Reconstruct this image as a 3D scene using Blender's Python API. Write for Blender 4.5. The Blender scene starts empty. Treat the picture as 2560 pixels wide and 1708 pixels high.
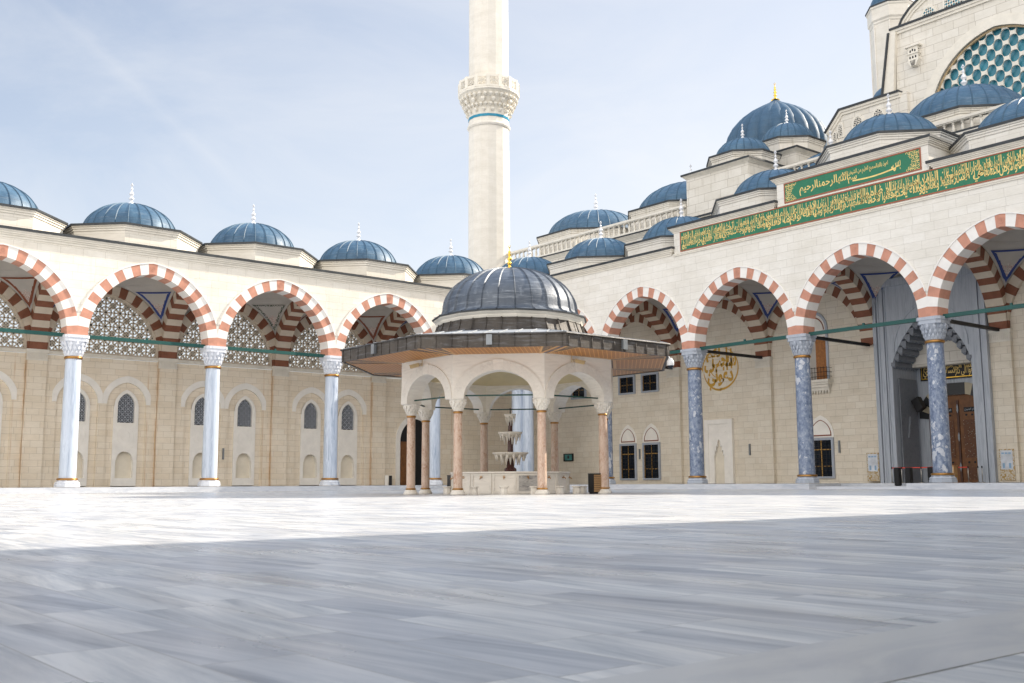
import bpy, bmesh, math, random
from math import sin, cos, pi, sqrt, atan2, radians as rad
random.seed(7)
SC = bpy.context.scene
COL = SC.collection

# ---------------------------------------------------------------- camera
cam = bpy.data.cameras.new('camera'); camo = bpy.data.objects.new('camera', cam); COL.objects.link(camo)
cam.sensor_width = 36; cam.lens = 36*2627.8/2560; cam.dof.use_dof = True; cam.dof.focus_distance = 46; cam.dof.aperture_fstop = 9.0; cam.clip_start = 0.05; cam.clip_end = 3000
YAW, PITCH, ROLL = rad(50.887), rad(7.707), rad(-0.295)
CAM = (66.883, -55.575, 0.42)
from mathutils import Vector, Matrix
_r = Vector((cos(YAW), sin(YAW), 0)); _h = Vector((-sin(YAW), cos(YAW), 0)); _z = Vector((0, 0, 1))
_f = _h*cos(PITCH)+_z*sin(PITCH); _u = -_h*sin(PITCH)+_z*cos(PITCH)
_r2 = _r*cos(ROLL)+_u*sin(ROLL)*1.0; _u2 = _u*cos(ROLL)-_r*sin(ROLL)
M = Matrix((( _r2.x, _u2.x, -_f.x, CAM[0]), (_r2.y, _u2.y, -_f.y, CAM[1]), (_r2.z, _u2.z, -_f.z, CAM[2]), (0, 0, 0, 1)))
camo.matrix_world = M
SC.camera = camo
# ---------------------------------------------------------------- light
SUNV = Vector((0.335, 1.47, 1.0)).normalized()
sun = bpy.data.lights.new('sun', 'SUN'); suno = bpy.data.objects.new('sun', sun); COL.objects.link(suno)
sun.energy = 3.7; sun.angle = rad(0.55); sun.color = (1.0, 0.90, 0.76)
suno.rotation_euler = SUNV.to_track_quat('Z', 'Y').to_euler(); suno.location = (40, 20, 60)
W = bpy.data.worlds.new('World'); SC.world = W; W.use_nodes = True
SC.view_settings.view_transform = 'Standard'; SC.view_settings.look = 'None'
SC.view_settings.exposure = 1.10; SC.view_settings.gamma = 1
SC.cycles.use_denoising = True
SC.cycles.max_bounces = 8; SC.cycles.diffuse_bounces = 5

def L(nt, a, b): nt.links.new(a, b)
def nd(nt, t, **kw):
    n = nt.nodes.new(t)
    for k, v in kw.items():
        if k[0] == '_': n.inputs[k[1:].replace('_', ' ')].default_value = v
        else: setattr(n, k, v)
    return n
def mth(nt, op, a, b=None, c=None, clamp=False):
    n = nt.nodes.new('ShaderNodeMath'); n.operation = op; n.use_clamp = clamp
    for i, v in enumerate((a, b, c)):
        if v is None: continue
        if isinstance(v, (int, float)): n.inputs[i].default_value = v
        else: nt.links.new(v, n.inputs[i])
    return n.outputs[0]
def mix(nt, f, a, b, bt='MIX'):
    n = nt.nodes.new('ShaderNodeMix'); n.data_type = 'RGBA'; n.blend_type = bt
    for i, v in ((0, f), (6, a), (7, b)):
        if isinstance(v, (int, float)): n.inputs[i].default_value = v
        elif isinstance(v, tuple): n.inputs[i].default_value = v if len(v) == 4 else v+(1,)
        else: nt.links.new(v, n.inputs[i])
    return n.outputs[2]
def ramp(nt, f, stops, interp='LINEAR'):
    n = nt.nodes.new('ShaderNodeValToRGB'); n.color_ramp.interpolation = interp
    e = n.color_ramp.elements
    while len(e) < len(stops): e.new(0.5)
    for i, (p, c) in enumerate(stops):
        e[i].position = p; e[i].color = c if len(c) == 4 else tuple(c)+(1,)
    nt.links.new(f, n.inputs[0]); return n.outputs[0]
def noise(nt, vec, scale, detail=4, rough=.55, dist=0):
    n = nd(nt, 'ShaderNodeTexNoise', _Scale=scale, _Detail=detail, _Roughness=rough, _Distortion=dist)
    if vec is not None: L(nt, vec, n.inputs['Vector'])
    return n.outputs['Fac']
def mapping(nt, vec, scale=(1, 1, 1), loc=(0, 0, 0), rot=(0, 0, 0)):
    n = nt.nodes.new('ShaderNodeMapping'); n.inputs['Scale'].default_value = scale
    n.inputs['Location'].default_value = loc; n.inputs['Rotation'].default_value = rot
    L(nt, vec, n.inputs['Vector']); return n.outputs[0]
def objco(nt): return nt.nodes.new('ShaderNodeTexCoord').outputs['Object']
def ownco(nt):
    n = nt.nodes.new('ShaderNodeVectorMath'); n.operation = 'ADD'; L(nt, objco(nt), n.inputs[0])
    L(nt, nt.nodes.new('ShaderNodeObjectInfo').outputs['Location'], n.inputs[1]); return n.outputs[0]

# world: Nishita sky with thin high cloud and added fill out of view
nt = W.node_tree; nt.nodes.clear()
sky = nd(nt, 'ShaderNodeTexSky', sky_type='NISHITA'); sky.sun_disc = False
sky.sun_elevation = math.asin(SUNV.z); sky.sun_rotation = atan2(SUNV.x, SUNV.y)
sky.altitude = 200; sky.air_density = 1.0; sky.dust_density = 0.6; sky.ozone_density = 1.6
tc = nt.nodes.new('ShaderNodeTexCoord')
sep = nt.nodes.new('ShaderNodeSeparateXYZ'); L(nt, tc.outputs['Generated'], sep.inputs[0])
dirn = tc.outputs['Generated']
cv = mapping(nt, dirn, scale=(1.0, 2.4, 5.5), rot=(0.15, 0.35, 0.9))
c1 = noise(nt, cv, 1.5, 8, .62, .7)
c2 = noise(nt, mapping(nt, dirn, scale=(1, 1, 2.2), loc=(3.1, 1.7, .4)), 1.1, 3, .5)
cl = mth(nt, 'MULTIPLY', ramp(nt, c1, [(.38, (0, 0, 0)), (.75, (1, 1, 1))]), ramp(nt, c2, [(.35, (.3,)*3), (.65, (1, 1, 1))]))
low = ramp(nt, sep.outputs[2], [(0.0, (1, 1, 1)), (.22, (.55,)*3), (.42, (.0,)*3), (.50, (.3,)*3), (.75, (1.5,)*3)])
def dotv(v):
    n = nt.nodes.new('ShaderNodeVectorMath'); n.operation = 'DOT_PRODUCT'; L(nt, dirn, n.inputs[0]); n.inputs[1].default_value = v; return n.outputs['Value']
glow = ramp(nt, dotv(tuple(SUNV)), [(.15, (0, 0, 0)), (.75, (.8,)*3), (1, (1, 1, 1))])
# old jet trail: a soft band along a great circle, fading at its ends
TN, TA = Vector((-.4564, -.5150, -.7256)), Vector((-.8886, .2818, .3610)).normalized()
band = mth(nt, 'SUBTRACT', 1.0, mth(nt, 'DIVIDE', mth(nt, 'ABSOLUTE', mth(nt, 'ADD', dotv(tuple(TN)), mth(nt, 'MULTIPLY', mth(nt, 'SUBTRACT', c1, .5), .012))), .009), clamp=True)
along = ramp(nt, dotv(tuple(TA)), [(.986, (0, 0, 0)), (.996, (1, 1, 1))])
trail = mth(nt, 'MULTIPLY', mth(nt, 'MULTIPLY', band, along), .06)
f = mth(nt, 'ADD', mth(nt, 'ADD', mth(nt, 'MULTIPLY', cl, .30), mth(nt, 'MULTIPLY', low, .40)), mth(nt, 'ADD', mth(nt, 'MULTIPLY', glow, .40), .24), clamp=True)
f = mth(nt, 'ADD', f, trail, clamp=True)
SKYS = 0.082
skyc = mix(nt, 1.0, sky.outputs[0], (SKYS, SKYS, SKYS, 1), 'MULTIPLY')
hz = mix(nt, glow, (.46, .462, .468, 1), (.50, .492, .482, 1))
high = ramp(nt, sep.outputs[2], [(.46, (0, 0, 0)), (.78, (1, 1, 1))])      # added fill above the frame: blue that cools the shaded paving
hz = mix(nt, high, hz, (.37, .49, .69, 1))
back = ramp(nt, dotv((.62, -.74, .26)), [(.15, (0, 0, 0)), (.8, (1, 1, 1))])      # added warm fill behind the viewer, no seen source, brightens the facades
f = mth(nt, 'ADD', f, mth(nt, 'MULTIPLY', back, .75), clamp=True)
hz = mix(nt, back, hz, (.98, .93, .87, 1))
out = mix(nt, f, skyc, hz)
bg = nd(nt, 'ShaderNodeBackground', _Strength=1.0); L(nt, out, bg.inputs[0])
wo = nt.nodes.new('ShaderNodeOutputWorld'); L(nt, bg.outputs[0], wo.inputs[0])

# ---------------------------------------------------------------- materials
def new_mat(name, col=(.5, .5, .5), rough=.6, metal=0, spec=.5):
    m = bpy.data.materials.new(name); m.use_nodes = True
    b = m.node_tree.nodes['Principled BSDF']
    b.inputs['Base Color'].default_value = tuple(col)+(1,)
    b.inputs['Roughness'].default_value = rough; b.inputs['Metallic'].default_value = metal
    b.inputs['Specular IOR Level'].default_value = spec
    return m, m.node_tree, b
def bumpit(nt, b, h, dist=.02, s=.5):
    n = nd(nt, 'ShaderNodeBump', _Strength=s, _Distance=dist); L(nt, h, n.inputs['Height']); L(nt, n.outputs[0], b.inputs['Normal'])
def simple(name, col, rough=.6, metal=0, var=.15, scale=3.0, spec=.5):
    m, nt, b = new_mat(name, col, rough, metal, spec)
    f = noise(nt, ownco(nt), scale, 5)
    d = tuple(c*(1-var) for c in col); l = tuple(min(1, c*(1+var)) for c in col)
    L(nt, ramp(nt, f, [(.3, d), (.7, l)]), b.inputs['Base Color'])
    return m
def stone(name, c1, c2, mortar, bw, rh, ms=.010, stain=None, diag=1.0, drip=0.0):
    m, nt, b = new_mat(name, c1, .75, 0, .3)
    oc = objco(nt); s = nt.nodes.new('ShaderNodeSeparateXYZ'); L(nt, oc, s.inputs[0])
    cb = nt.nodes.new('ShaderNodeCombineXYZ')
    u = mth(nt, 'ADD', s.outputs[0], mth(nt, 'MULTIPLY', s.outputs[1], diag)); L(nt, u, cb.inputs[0]); L(nt, s.outputs[2], cb.inputs[1])
    br = nd(nt, 'ShaderNodeTexBrick', _Scale=1.0, _Mortar_Size=ms, _Brick_Width=bw, _Row_Height=rh, _Mortar_Smooth=.3, _Bias=-.1)
    br.offset = .43; br.offset_frequency = 2; br.squash = .8; br.squash_frequency = 3
    L(nt, cb.outputs[0], br.inputs['Vector'])
    br.inputs['Color1'].default_value = c1+(1,); br.inputs['Color2'].default_value = c2+(1,); br.inputs['Mortar'].default_value = mortar+(1,)
    n1 = noise(nt, mapping(nt, oc, (1, 1, 2.2)), .55, 5); n2 = noise(nt, mapping(nt, oc, (1.2, 1.2, 6)), 2.6, 5)
    c = mix(nt, .75, br.outputs['Color'], ramp(nt, n1, [(.25, (.86, .84, .80)), (.75, (1.06, 1.05, 1.04))]), 'MULTIPLY')
    c = mix(nt, .6, c, ramp(nt, n2, [(.25, (.90, .89, .86)), (.7, (1.04, 1.04, 1.04))]), 'MULTIPLY')
    if drip:
        d = noise(nt, mapping(nt, cb.outputs[0], (1.7, .16, 1)), 1.6, 6, .65)
        c = mix(nt, mth(nt, 'MULTIPLY', ramp(nt, d, [(.56, (0,)*3), (.74, (1,)*3)]), drip), c, (.36, .31, .22, 1))
    if stain:
        for off, wd, st in stain:
            x = mth(nt, 'PINGPONG', mth(nt, 'SUBTRACT', s.outputs[0], off), 4.5)
            g = mth(nt, 'SUBTRACT', 1.0, mth(nt, 'DIVIDE', x, wd), clamp=True)
            k = noise(nt, mapping(nt, oc, (.6, 2, .5)), 1.3, 6, .65)
            g = mth(nt, 'MULTIPLY', mth(nt, 'MULTIPLY', g, ramp(nt, k, [(.36, (.0,)*3), (.66, (1,)*3)])), st, clamp=True)
            c = mix(nt, g, c, (.50, .25, .06, 1))
    L(nt, c, b.inputs['Base Color'])
    bumpit(nt, b, mth(nt, 'ADD', mth(nt, 'MULTIPLY', br.outputs['Fac'], -1.0), mth(nt, 'MULTIPLY', n2, .3)), .01, .5)
    return m
def marble(name, base, vein, scale=1.0, axis=(1, 1, .25), rough=.3, amount=.6, spec=.5):
    m, nt, b = new_mat(name, base, rough, 0, spec)
    oc = ownco(nt); v = mapping(nt, oc, axis)
    n1 = noise(nt, v, 2.2*scale, 7, .62, 1.2); n2 = noise(nt, v, .7*scale, 4, .5, .4)
    f = mth(nt, 'MULTIPLY', ramp(nt, n1, [(.42, (0,)*3), (.62, (1,)*3)]), ramp(nt, n2, [(.35, (.2,)*3), (.65, (1,)*3)]))
    L(nt, mix(nt, mth(nt, 'MULTIPLY', f, amount), base, vein), b.inputs['Base Color'])
    return m
M_FRONT = stone('pale_limestone', (.83, .80, .735), (.795, .755, .685), (.60, .565, .50), 1.35, .50, .011, drip=.18)
M_FRONT2 = stone('pale_limestone_portal', (.80, .785, .75), (.765, .745, .70), (.60, .58, .54), 1.35, .50, .011, drip=.12)
M_BACK = stone('warm_limestone', (.83, .735, .60), (.875, .80, .685), (.60, .525, .42), .98, .43, .011, stain=[(-.68, .09, .8), (-1.33, .07, .55), (-.75, .5, .16)])
M_BACK2 = stone('warm_limestone_portal', (.76, .695, .59), (.81, .76, .665), (.56, .505, .42), .95, .45, .011)
M_UP = stone('upper_limestone', (.76, .735, .685), (.70, .67, .61), (.48, .45, .40), 1.7, .68, .02, drip=.5)
M_TRIM = simple('trim_stone', (.74, .70, .62), .6, 0, .07, 2.0, .3)
M_SLAB = simple('window_slab', (.86, .83, .775), .6, 0, .06, 1.5, .3)
M_NICHE = simple('niche_stone', (.76, .70, .585), .7, 0, .08, 1.2, .3)
M_WHITE = simple('white_voussoir', (.80, .78, .75), .5, 0, .05, 2, .3)
M_RED = simple('red_voussoir', (.53, .26, .185), .55, 0, .16, 2.2, .3)
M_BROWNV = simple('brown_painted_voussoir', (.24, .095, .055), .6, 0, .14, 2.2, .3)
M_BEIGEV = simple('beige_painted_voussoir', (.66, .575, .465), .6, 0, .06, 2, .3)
M_PLASTER = simple('painted_plaster', (.50, .47, .43), .7, 0, .06, 1, .3)
M_COLW = marble('white_column_marble', (.56, .63, .735), (.31, .38, .50), 1.6, (2.2, 2.2, .2), .26, .9)
M_CAPW = marble('white_capital_marble', (.70, .73, .79), (.44, .49, .58), 1.5, (1, 1, 1), .4, .6)
M_GOLDB = simple('bronze_ring', (.42, .22, .07), .35, .85, .2, 3)
M_GOLD = simple('gilt', (.90, .58, .10), .22, 1, .1, 3)
M_LEADEDGE = simple('dark_lead_edge', (.035, .04, .045), .5, .2, .3, 2)
M_DGREEN = simple('dark_green_paint', (.008, .055, .042), .45, 0, .12, 2)
M_GREEN = simple('green_paint', (.005, .070, .062), .45, 0, .12, 2)
M_BLACK = simple('black_metal', (.012, .012, .014), .45, .3, .2, 5)
M_FIN = simple('finial_white', (.72, .73, .76), .35, .1, .06, 3)
M_GREY = simple('grey_metal', (.25, .27, .29), .4, .6, .1, 4)

def lead(name, a, bcol, rough, metal, patch):
    m, nt, b = new_mat(name, a, rough, metal)
    oc = ownco(nt); s = nt.nodes.new('ShaderNodeSeparateXYZ'); L(nt, objco(nt), s.inputs[0])
    n1 = noise(nt, mapping(nt, oc, (1, 1, .6)), 1.1, 6, .62); n2 = noise(nt, mapping(nt, oc, (.5, .5, 5)), 2.5, 6, .65); n3 = noise(nt, mapping(nt, oc, (1, 1, .5)), 3.1, 6, .7)
    c = ramp(nt, n1, [(.3, a), (.7, bcol)])
    st = ramp(nt, n2, [(.52, (0,)*3), (.76, (1,)*3)])
    c = mix(nt, mth(nt, 'MULTIPLY', st, patch), c, (.42, .46, .51, 1))
    c = mix(nt, mth(nt, 'MULTIPLY', ramp(nt, n3, [(.56, (0,)*3), (.68, (1,)*3)]), patch*.9), c, tuple(x*1.5+.08 for x in bcol)+(1,))
    zz = mth(nt, 'FRACT', mth(nt, 'ADD', mth(nt, 'MULTIPLY', s.outputs[2], 1.35), mth(nt, 'MULTIPLY', n1, .05)))
    ln = mth(nt, 'LESS_THAN', zz, .04)
    c = mix(nt, mth(nt, 'MULTIPLY', ln, .40), c, (.012, .02, .03, 1))
    L(nt, c, b.inputs['Base Color'])
    L(nt, ramp(nt, n3, [(.3, (rough-.06,)*3), (.7, (rough+.16,)*3)]), b.inputs['Roughness'])
    bumpit(nt, b, mth(nt, 'ADD', n1, mth(nt, 'MULTIPLY', n3, .3)), .08, .45)
    return m
M_LEAD = lead('blue_lead', (.022, .072, .135), (.060, .135, .215), .50, .08, .24)
M_MELON = lead('deep_blue_lead', (.022, .066, .122), (.042, .10, .17), .58, .0, .10)
M_SEAM = simple('lead_seam', (.045, .105, .17), .6, .0, .2, 3)
M_LEADP = lead('grey_lead', (.050, .064, .088), (.115, .135, .165), .45, .25, .50)
M_LEADR = lead('sky_glare_lead', (.30, .32, .345), (.42, .44, .46), .42, .15, .3)  # paler lead copy: bright sky reflection put into the roof colour
M_FASC = lead('brown_lead', (.040, .033, .028), (.085, .071, .058), .55, .1, .30)

def breccia():
    m, nt, b = new_mat('blue_breccia', (.3, .4, .6), .25)
    oc = ownco(nt); v = mapping(nt, oc, (1, 1, .7))
    w = nd(nt, 'ShaderNodeTexNoise', _Scale=1.4, _Detail=3); L(nt, v, w.inputs['Vector'])
    vv = nt.nodes.new('ShaderNodeMixRGB'); vv.inputs[0].default_value = .5; L(nt, v, vv.inputs[1]); L(nt, w.outputs['Color'], vv.inputs[2])
    vo = nd(nt, 'ShaderNodeTexVoronoi', _Scale=4.6); L(nt, vv.outputs[0], vo.inputs['Vector'])
    vb = nd(nt, 'ShaderNodeTexVoronoi', _Scale=13.0); L(nt, vv.outputs[0], vb.inputs['Vector'])
    n1 = noise(nt, mapping(nt, oc, (1, 1, .9)), .8, 5); n2 = noise(nt, v, 5, 8, .65)
    sz = ramp(nt, n1, [(.40, (.10,)*3), (.54, (.24,)*3), (.74, (.50,)*3)])
    blob = mth(nt, 'LESS_THAN', vo.outputs['Distance'], sz)
    bl2 = mth(nt, 'LESS_THAN', vb.outputs['Distance'], mth(nt, 'MULTIPLY', sz, .8))
    bg_ = ramp(nt, n2, [(.3, (.09, .125, .205)), (.5, (.19, .24, .345)), (.70, (.37, .42, .505))])
    wh = ramp(nt, n2, [(.3, (.38, .42, .50)), (.7, (.62, .64, .68))])
    c = mix(nt, mth(nt, 'MAXIMUM', blob, mth(nt, 'MULTIPLY', bl2, .8)), bg_, wh)
    L(nt, c, b.inputs['Base Color']); return m
M_BREC = breccia()
M_PINK = marble('pink_marble', (.64, .49, .39), (.40, .21, .13), 5.0, (1, 1, .45), .25, .9)
M_PAVW = marble('pavilion_marble', (.82, .775, .70), (.58, .54, .48), 1.0, (.6, .6, 3.2), .4, .55)
M_PAVC = marble('pavilion_capital', (.77, .73, .66), (.56, .52, .46), 3.0, (1, 1, 1), .5, .5)
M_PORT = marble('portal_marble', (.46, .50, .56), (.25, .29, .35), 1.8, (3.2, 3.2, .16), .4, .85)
M_PORTD = marble('portal_marble_shaded', (.22, .24, .275), (.12, .135, .16), 2, (1, 1, 1), .55, .5)  # darker marble copy, with the deep recess's shade painted into it

def floor_mat(name, along='X', light=1.0):
    m, nt, b = new_mat(name, (.6, .6, .6), .3)
    geo = nt.nodes.new('ShaderNodeNewGeometry'); v0 = geo.outputs['Position']
    s = nt.nodes.new('ShaderNodeSeparateXYZ'); L(nt, v0, s.inputs[0])
    br = nd(nt, 'ShaderNodeTexBrick', _Scale=1.0, _Mortar_Size=.0030, _Brick_Width=.66, _Row_Height=.27, _Mortar_Smooth=.2, _Bias=0)
    br.offset = .37; br.offset_frequency = 2; br.squash = 1.35; br.squash_frequency = 3
    L(nt, v0, br.inputs['Vector'])
    br.inputs['Color1'].default_value = (0, 0, 0, 1); br.inputs['Color2'].default_value = (1, 1, 1, 1); br.inputs['Mortar'].default_value = (.5,)*3+(1,)
    rnd = nt.nodes.new('ShaderNodeSeparateColor'); L(nt, br.outputs['Color'], rnd.inputs[0]); rv = rnd.outputs[0]
    cb = nt.nodes.new('ShaderNodeCombineXYZ')
    slant = mth(nt, 'ADD', s.outputs[1], mth(nt, 'MULTIPLY', s.outputs[0], mth(nt, 'MULTIPLY', mth(nt, 'SUBTRACT', rv, .5), .35)))
    L(nt, mth(nt, 'ADD', mth(nt, 'MULTIPLY', s.outputs[0], .55), mth(nt, 'MULTIPLY', rv, 37.0)), cb.inputs[0])
    L(nt, mth(nt, 'MULTIPLY', slant, 7.0), cb.inputs[1]); L(nt, mth(nt, 'MULTIPLY', rv, 19.0), cb.inputs[2])
    n1 = noise(nt, cb.outputs[0], 1.0, 8, .70, .35)
    big = noise(nt, mapping(nt, v0, (.10, .35, 1)), 1.0, 4)
    k = light
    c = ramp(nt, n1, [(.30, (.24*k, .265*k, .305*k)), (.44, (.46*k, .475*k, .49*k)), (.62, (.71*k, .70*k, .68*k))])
    c = mix(nt, .8, c, ramp(nt, rv, [(0, (.70, .73, .80)), (.4, (.96, .96, .97)), (.8, (1.04, 1.04, 1.03)), (1, (1.16, 1.14, 1.11))]), 'MULTIPLY')
    c = mix(nt, .5, c, ramp(nt, big, [(.3, (.92, .93, .95)), (.7, (1.04, 1.03, 1.02))]), 'MULTIPLY')
    c = mix(nt, mth(nt, 'MULTIPLY', br.outputs['Fac'], .6), c, (.27, .26, .24, 1))
    st = noise(nt, mapping(nt, v0, (.9, 1.1, 1)), 1.9, 6, .7)
    c = mix(nt, mth(nt, 'MULTIPLY', ramp(nt, st, [(.66, (0,)*3), (.80, (1,)*3)]), .35), c, (.40, .33, .22, 1))
    L(nt, c, b.inputs['Base Color'])
    rr = noise(nt, mapping(nt, v0, (.5, 1.4, 1)), 1.2, 5)
    L(nt, ramp(nt, rr, [(.3, (.24,)*3), (.7, (.40,)*3)]), b.inputs['Roughness'])
    b.inputs['Specular IOR Level'].default_value = .35
    return m
M_FLOOR = floor_mat('courtyard_marble')
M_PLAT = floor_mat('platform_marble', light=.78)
M_STRIP = marble('strip_marble', (.56, .555, .54), (.38, .39, .42), 1.2, (1.5, .5, 1), .3, .8)
M_WOOD = simple('orange_wood', (.36, .14, .035), .45, 0, .25, 6)
M_TAN = simple('tan_wood', (.60, .33, .13), .5, 0, .12, 4)
def lattice_wood():
    m, nt, b = new_mat('soffit_lattice', (.3, .12, .03), .5)
    oc = objco(nt); s = nt.nodes.new('ShaderNodeSeparateXYZ'); L(nt, oc, s.inputs[0])
    a = mth(nt, 'FRACT', mth(nt, 'MULTIPLY', mth(nt, 'ADD', s.outputs[0], s.outputs[1]), 4.2))
    c = mth(nt, 'FRACT', mth(nt, 'MULTIPLY', mth(nt, 'SUBTRACT', s.outputs[0], s.outputs[1]), 4.2))
    g = mth(nt, 'MAXIMUM', mth(nt, 'LESS_THAN', a, .2), mth(nt, 'LESS_THAN', c, .2))
    L(nt, mix(nt, g, (.32, .115, .02, 1), (.58, .28, .075, 1)), b.inputs['Base Color']); return m
M_SOFF = lattice_wood()
def ornament(name, a, bcol, c3, scale):
    m, nt, b = new_mat(name, a, .6)
    v = nd(nt, 'ShaderNodeTexVoronoi', _Scale=scale, feature='DISTANCE_TO_EDGE'); L(nt, objco(nt), v.inputs['Vector'])
    n1 = noise(nt, objco(nt), scale*1.4, 2)
    c = ramp(nt, v.outputs['Distance'], [(.05, a), (.12, bcol)], 'CONSTANT')
    c = mix(nt, mth(nt, 'GREATER_THAN', n1, .55), c, c3)
    L(nt, c, b.inputs['Base Color']); return m
M_PURP = ornament('dark_painted_ornament', (.30, .22, .10), (.05, .04, .075), (.16, .06, .06), 9)
M_BLUEP = ornament('blue_painted_ornament', (.30, .20, .10), (.03, .06, .16), (.16, .11, .12), 8)
M_ARAB = ornament('arabesque_paint', (.62, .57, .52), (.43, .38, .36), (.50, .30, .24), 9)
M_PB = simple('painted_blue', (.02, .05, .22), .5, 0, .1, 3)
M_PR = simple('painted_brown', (.22, .06, .025), .5, 0, .1, 3)
M_PG = ornament('painted_green_floral', (.45, .42, .38), (.03, .035, .04), (.06, .10, .05), 7)
M_GLASS, nt_, b_ = new_mat('dark_glass', (.010, .015, .024), .15, 0, .25)
M_GBAR = simple('grille_pale', (.42, .45, .50), .5, 0, .1, 4)
M_LATT = simple('lattice_stone', (.66, .585, .475), .6, 0, .06, 3)
M_OLIVE, nt_, b_ = new_mat('olive_glass', (.52, .44, .16), .3); b_.inputs['Transmission Weight'].default_value = .35
M_TEAL = simple('teal_glass', (.045, .22, .30), .25, 0, .25, .8)
M_FRAME = marble('blue_grey_frame', (.42, .46, .53), (.28, .31, .36), 2, (1, 1, .3), .4, .5)
M_YEL = simple('ochre_bars', (.42, .24, .06), .5, 0, .15, 5)
M_DOOR = simple('carved_door_wood', (.17, .066, .018), .5, 0, .3, 3)
def doorcarve():
    m, nt, b = new_mat('pierced_door_panel', (.05, .02, .01), .6)
    v = nd(nt, 'ShaderNodeTexVoronoi', _Scale=8.0); L(nt, mapping(nt, objco(nt), (1, 0, 1)), v.inputs['Vector'])
    c = ramp(nt, v.outputs['Distance'], [(.16, (.55, .40, .26)), (.20, (.05, .018, .012)), (.42, (.13, .05, .02))])
    L(nt, c, b.inputs['Base Color']); return m
M_DOORP = doorcarve()
M_PANELG = simple('inscription_green', (.016, .165, .085), .5, 0, .08, 2)
M_BRICKF = simple('inscription_border', (.33, .10, .05), .6, 0, .12, 4)
M_GILTP = simple('gilt_lettering', (.82, .60, .22), .45, .25, .12, 2)
M_GOLDT = simple('ochre_lettering', (.56, .32, .045), .5, .1, .1, 2)
M_TILE = simple('turquoise_tile', (.0, .22, .36), .3, 0, .15, 2)
M_MIN = stone('minaret_stone', (.75, .725, .675), (.725, .70, .65), (.66, .635, .585), 1.6, 1.1, .010, drip=.10)
M_MAROON = marble('maroon_marble', (.06, .018, .015), (.22, .12, .10), 6, (1, 1, 1), .25, .5)
M_GLW = simple('white_plastic', (.72, .73, .74), .35, 0, .05, 3)
M_CREAM = simple('cream_ceiling', (.66, .56, .34), .6, 0, .1, 1)
M_REDB = simple('red_belt', (.60, .05, .03), .5, 0, .05, 3)
M_SCREEN = simple('teal_screen', (.05, .22, .22), .2, 0, .2, 2)
M_BEIGE = simple('camera_beige', (.50, .38, .20), .4, .1, .1, 3)
M_BOARD = simple('board_print', (.62, .66, .72), .25, 0, .18, 2.2)
M_GIRIH = ornament('brass_girih', (.42, .27, .08), (.62, .58, .50), (.60, .55, .47), 9)

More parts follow.
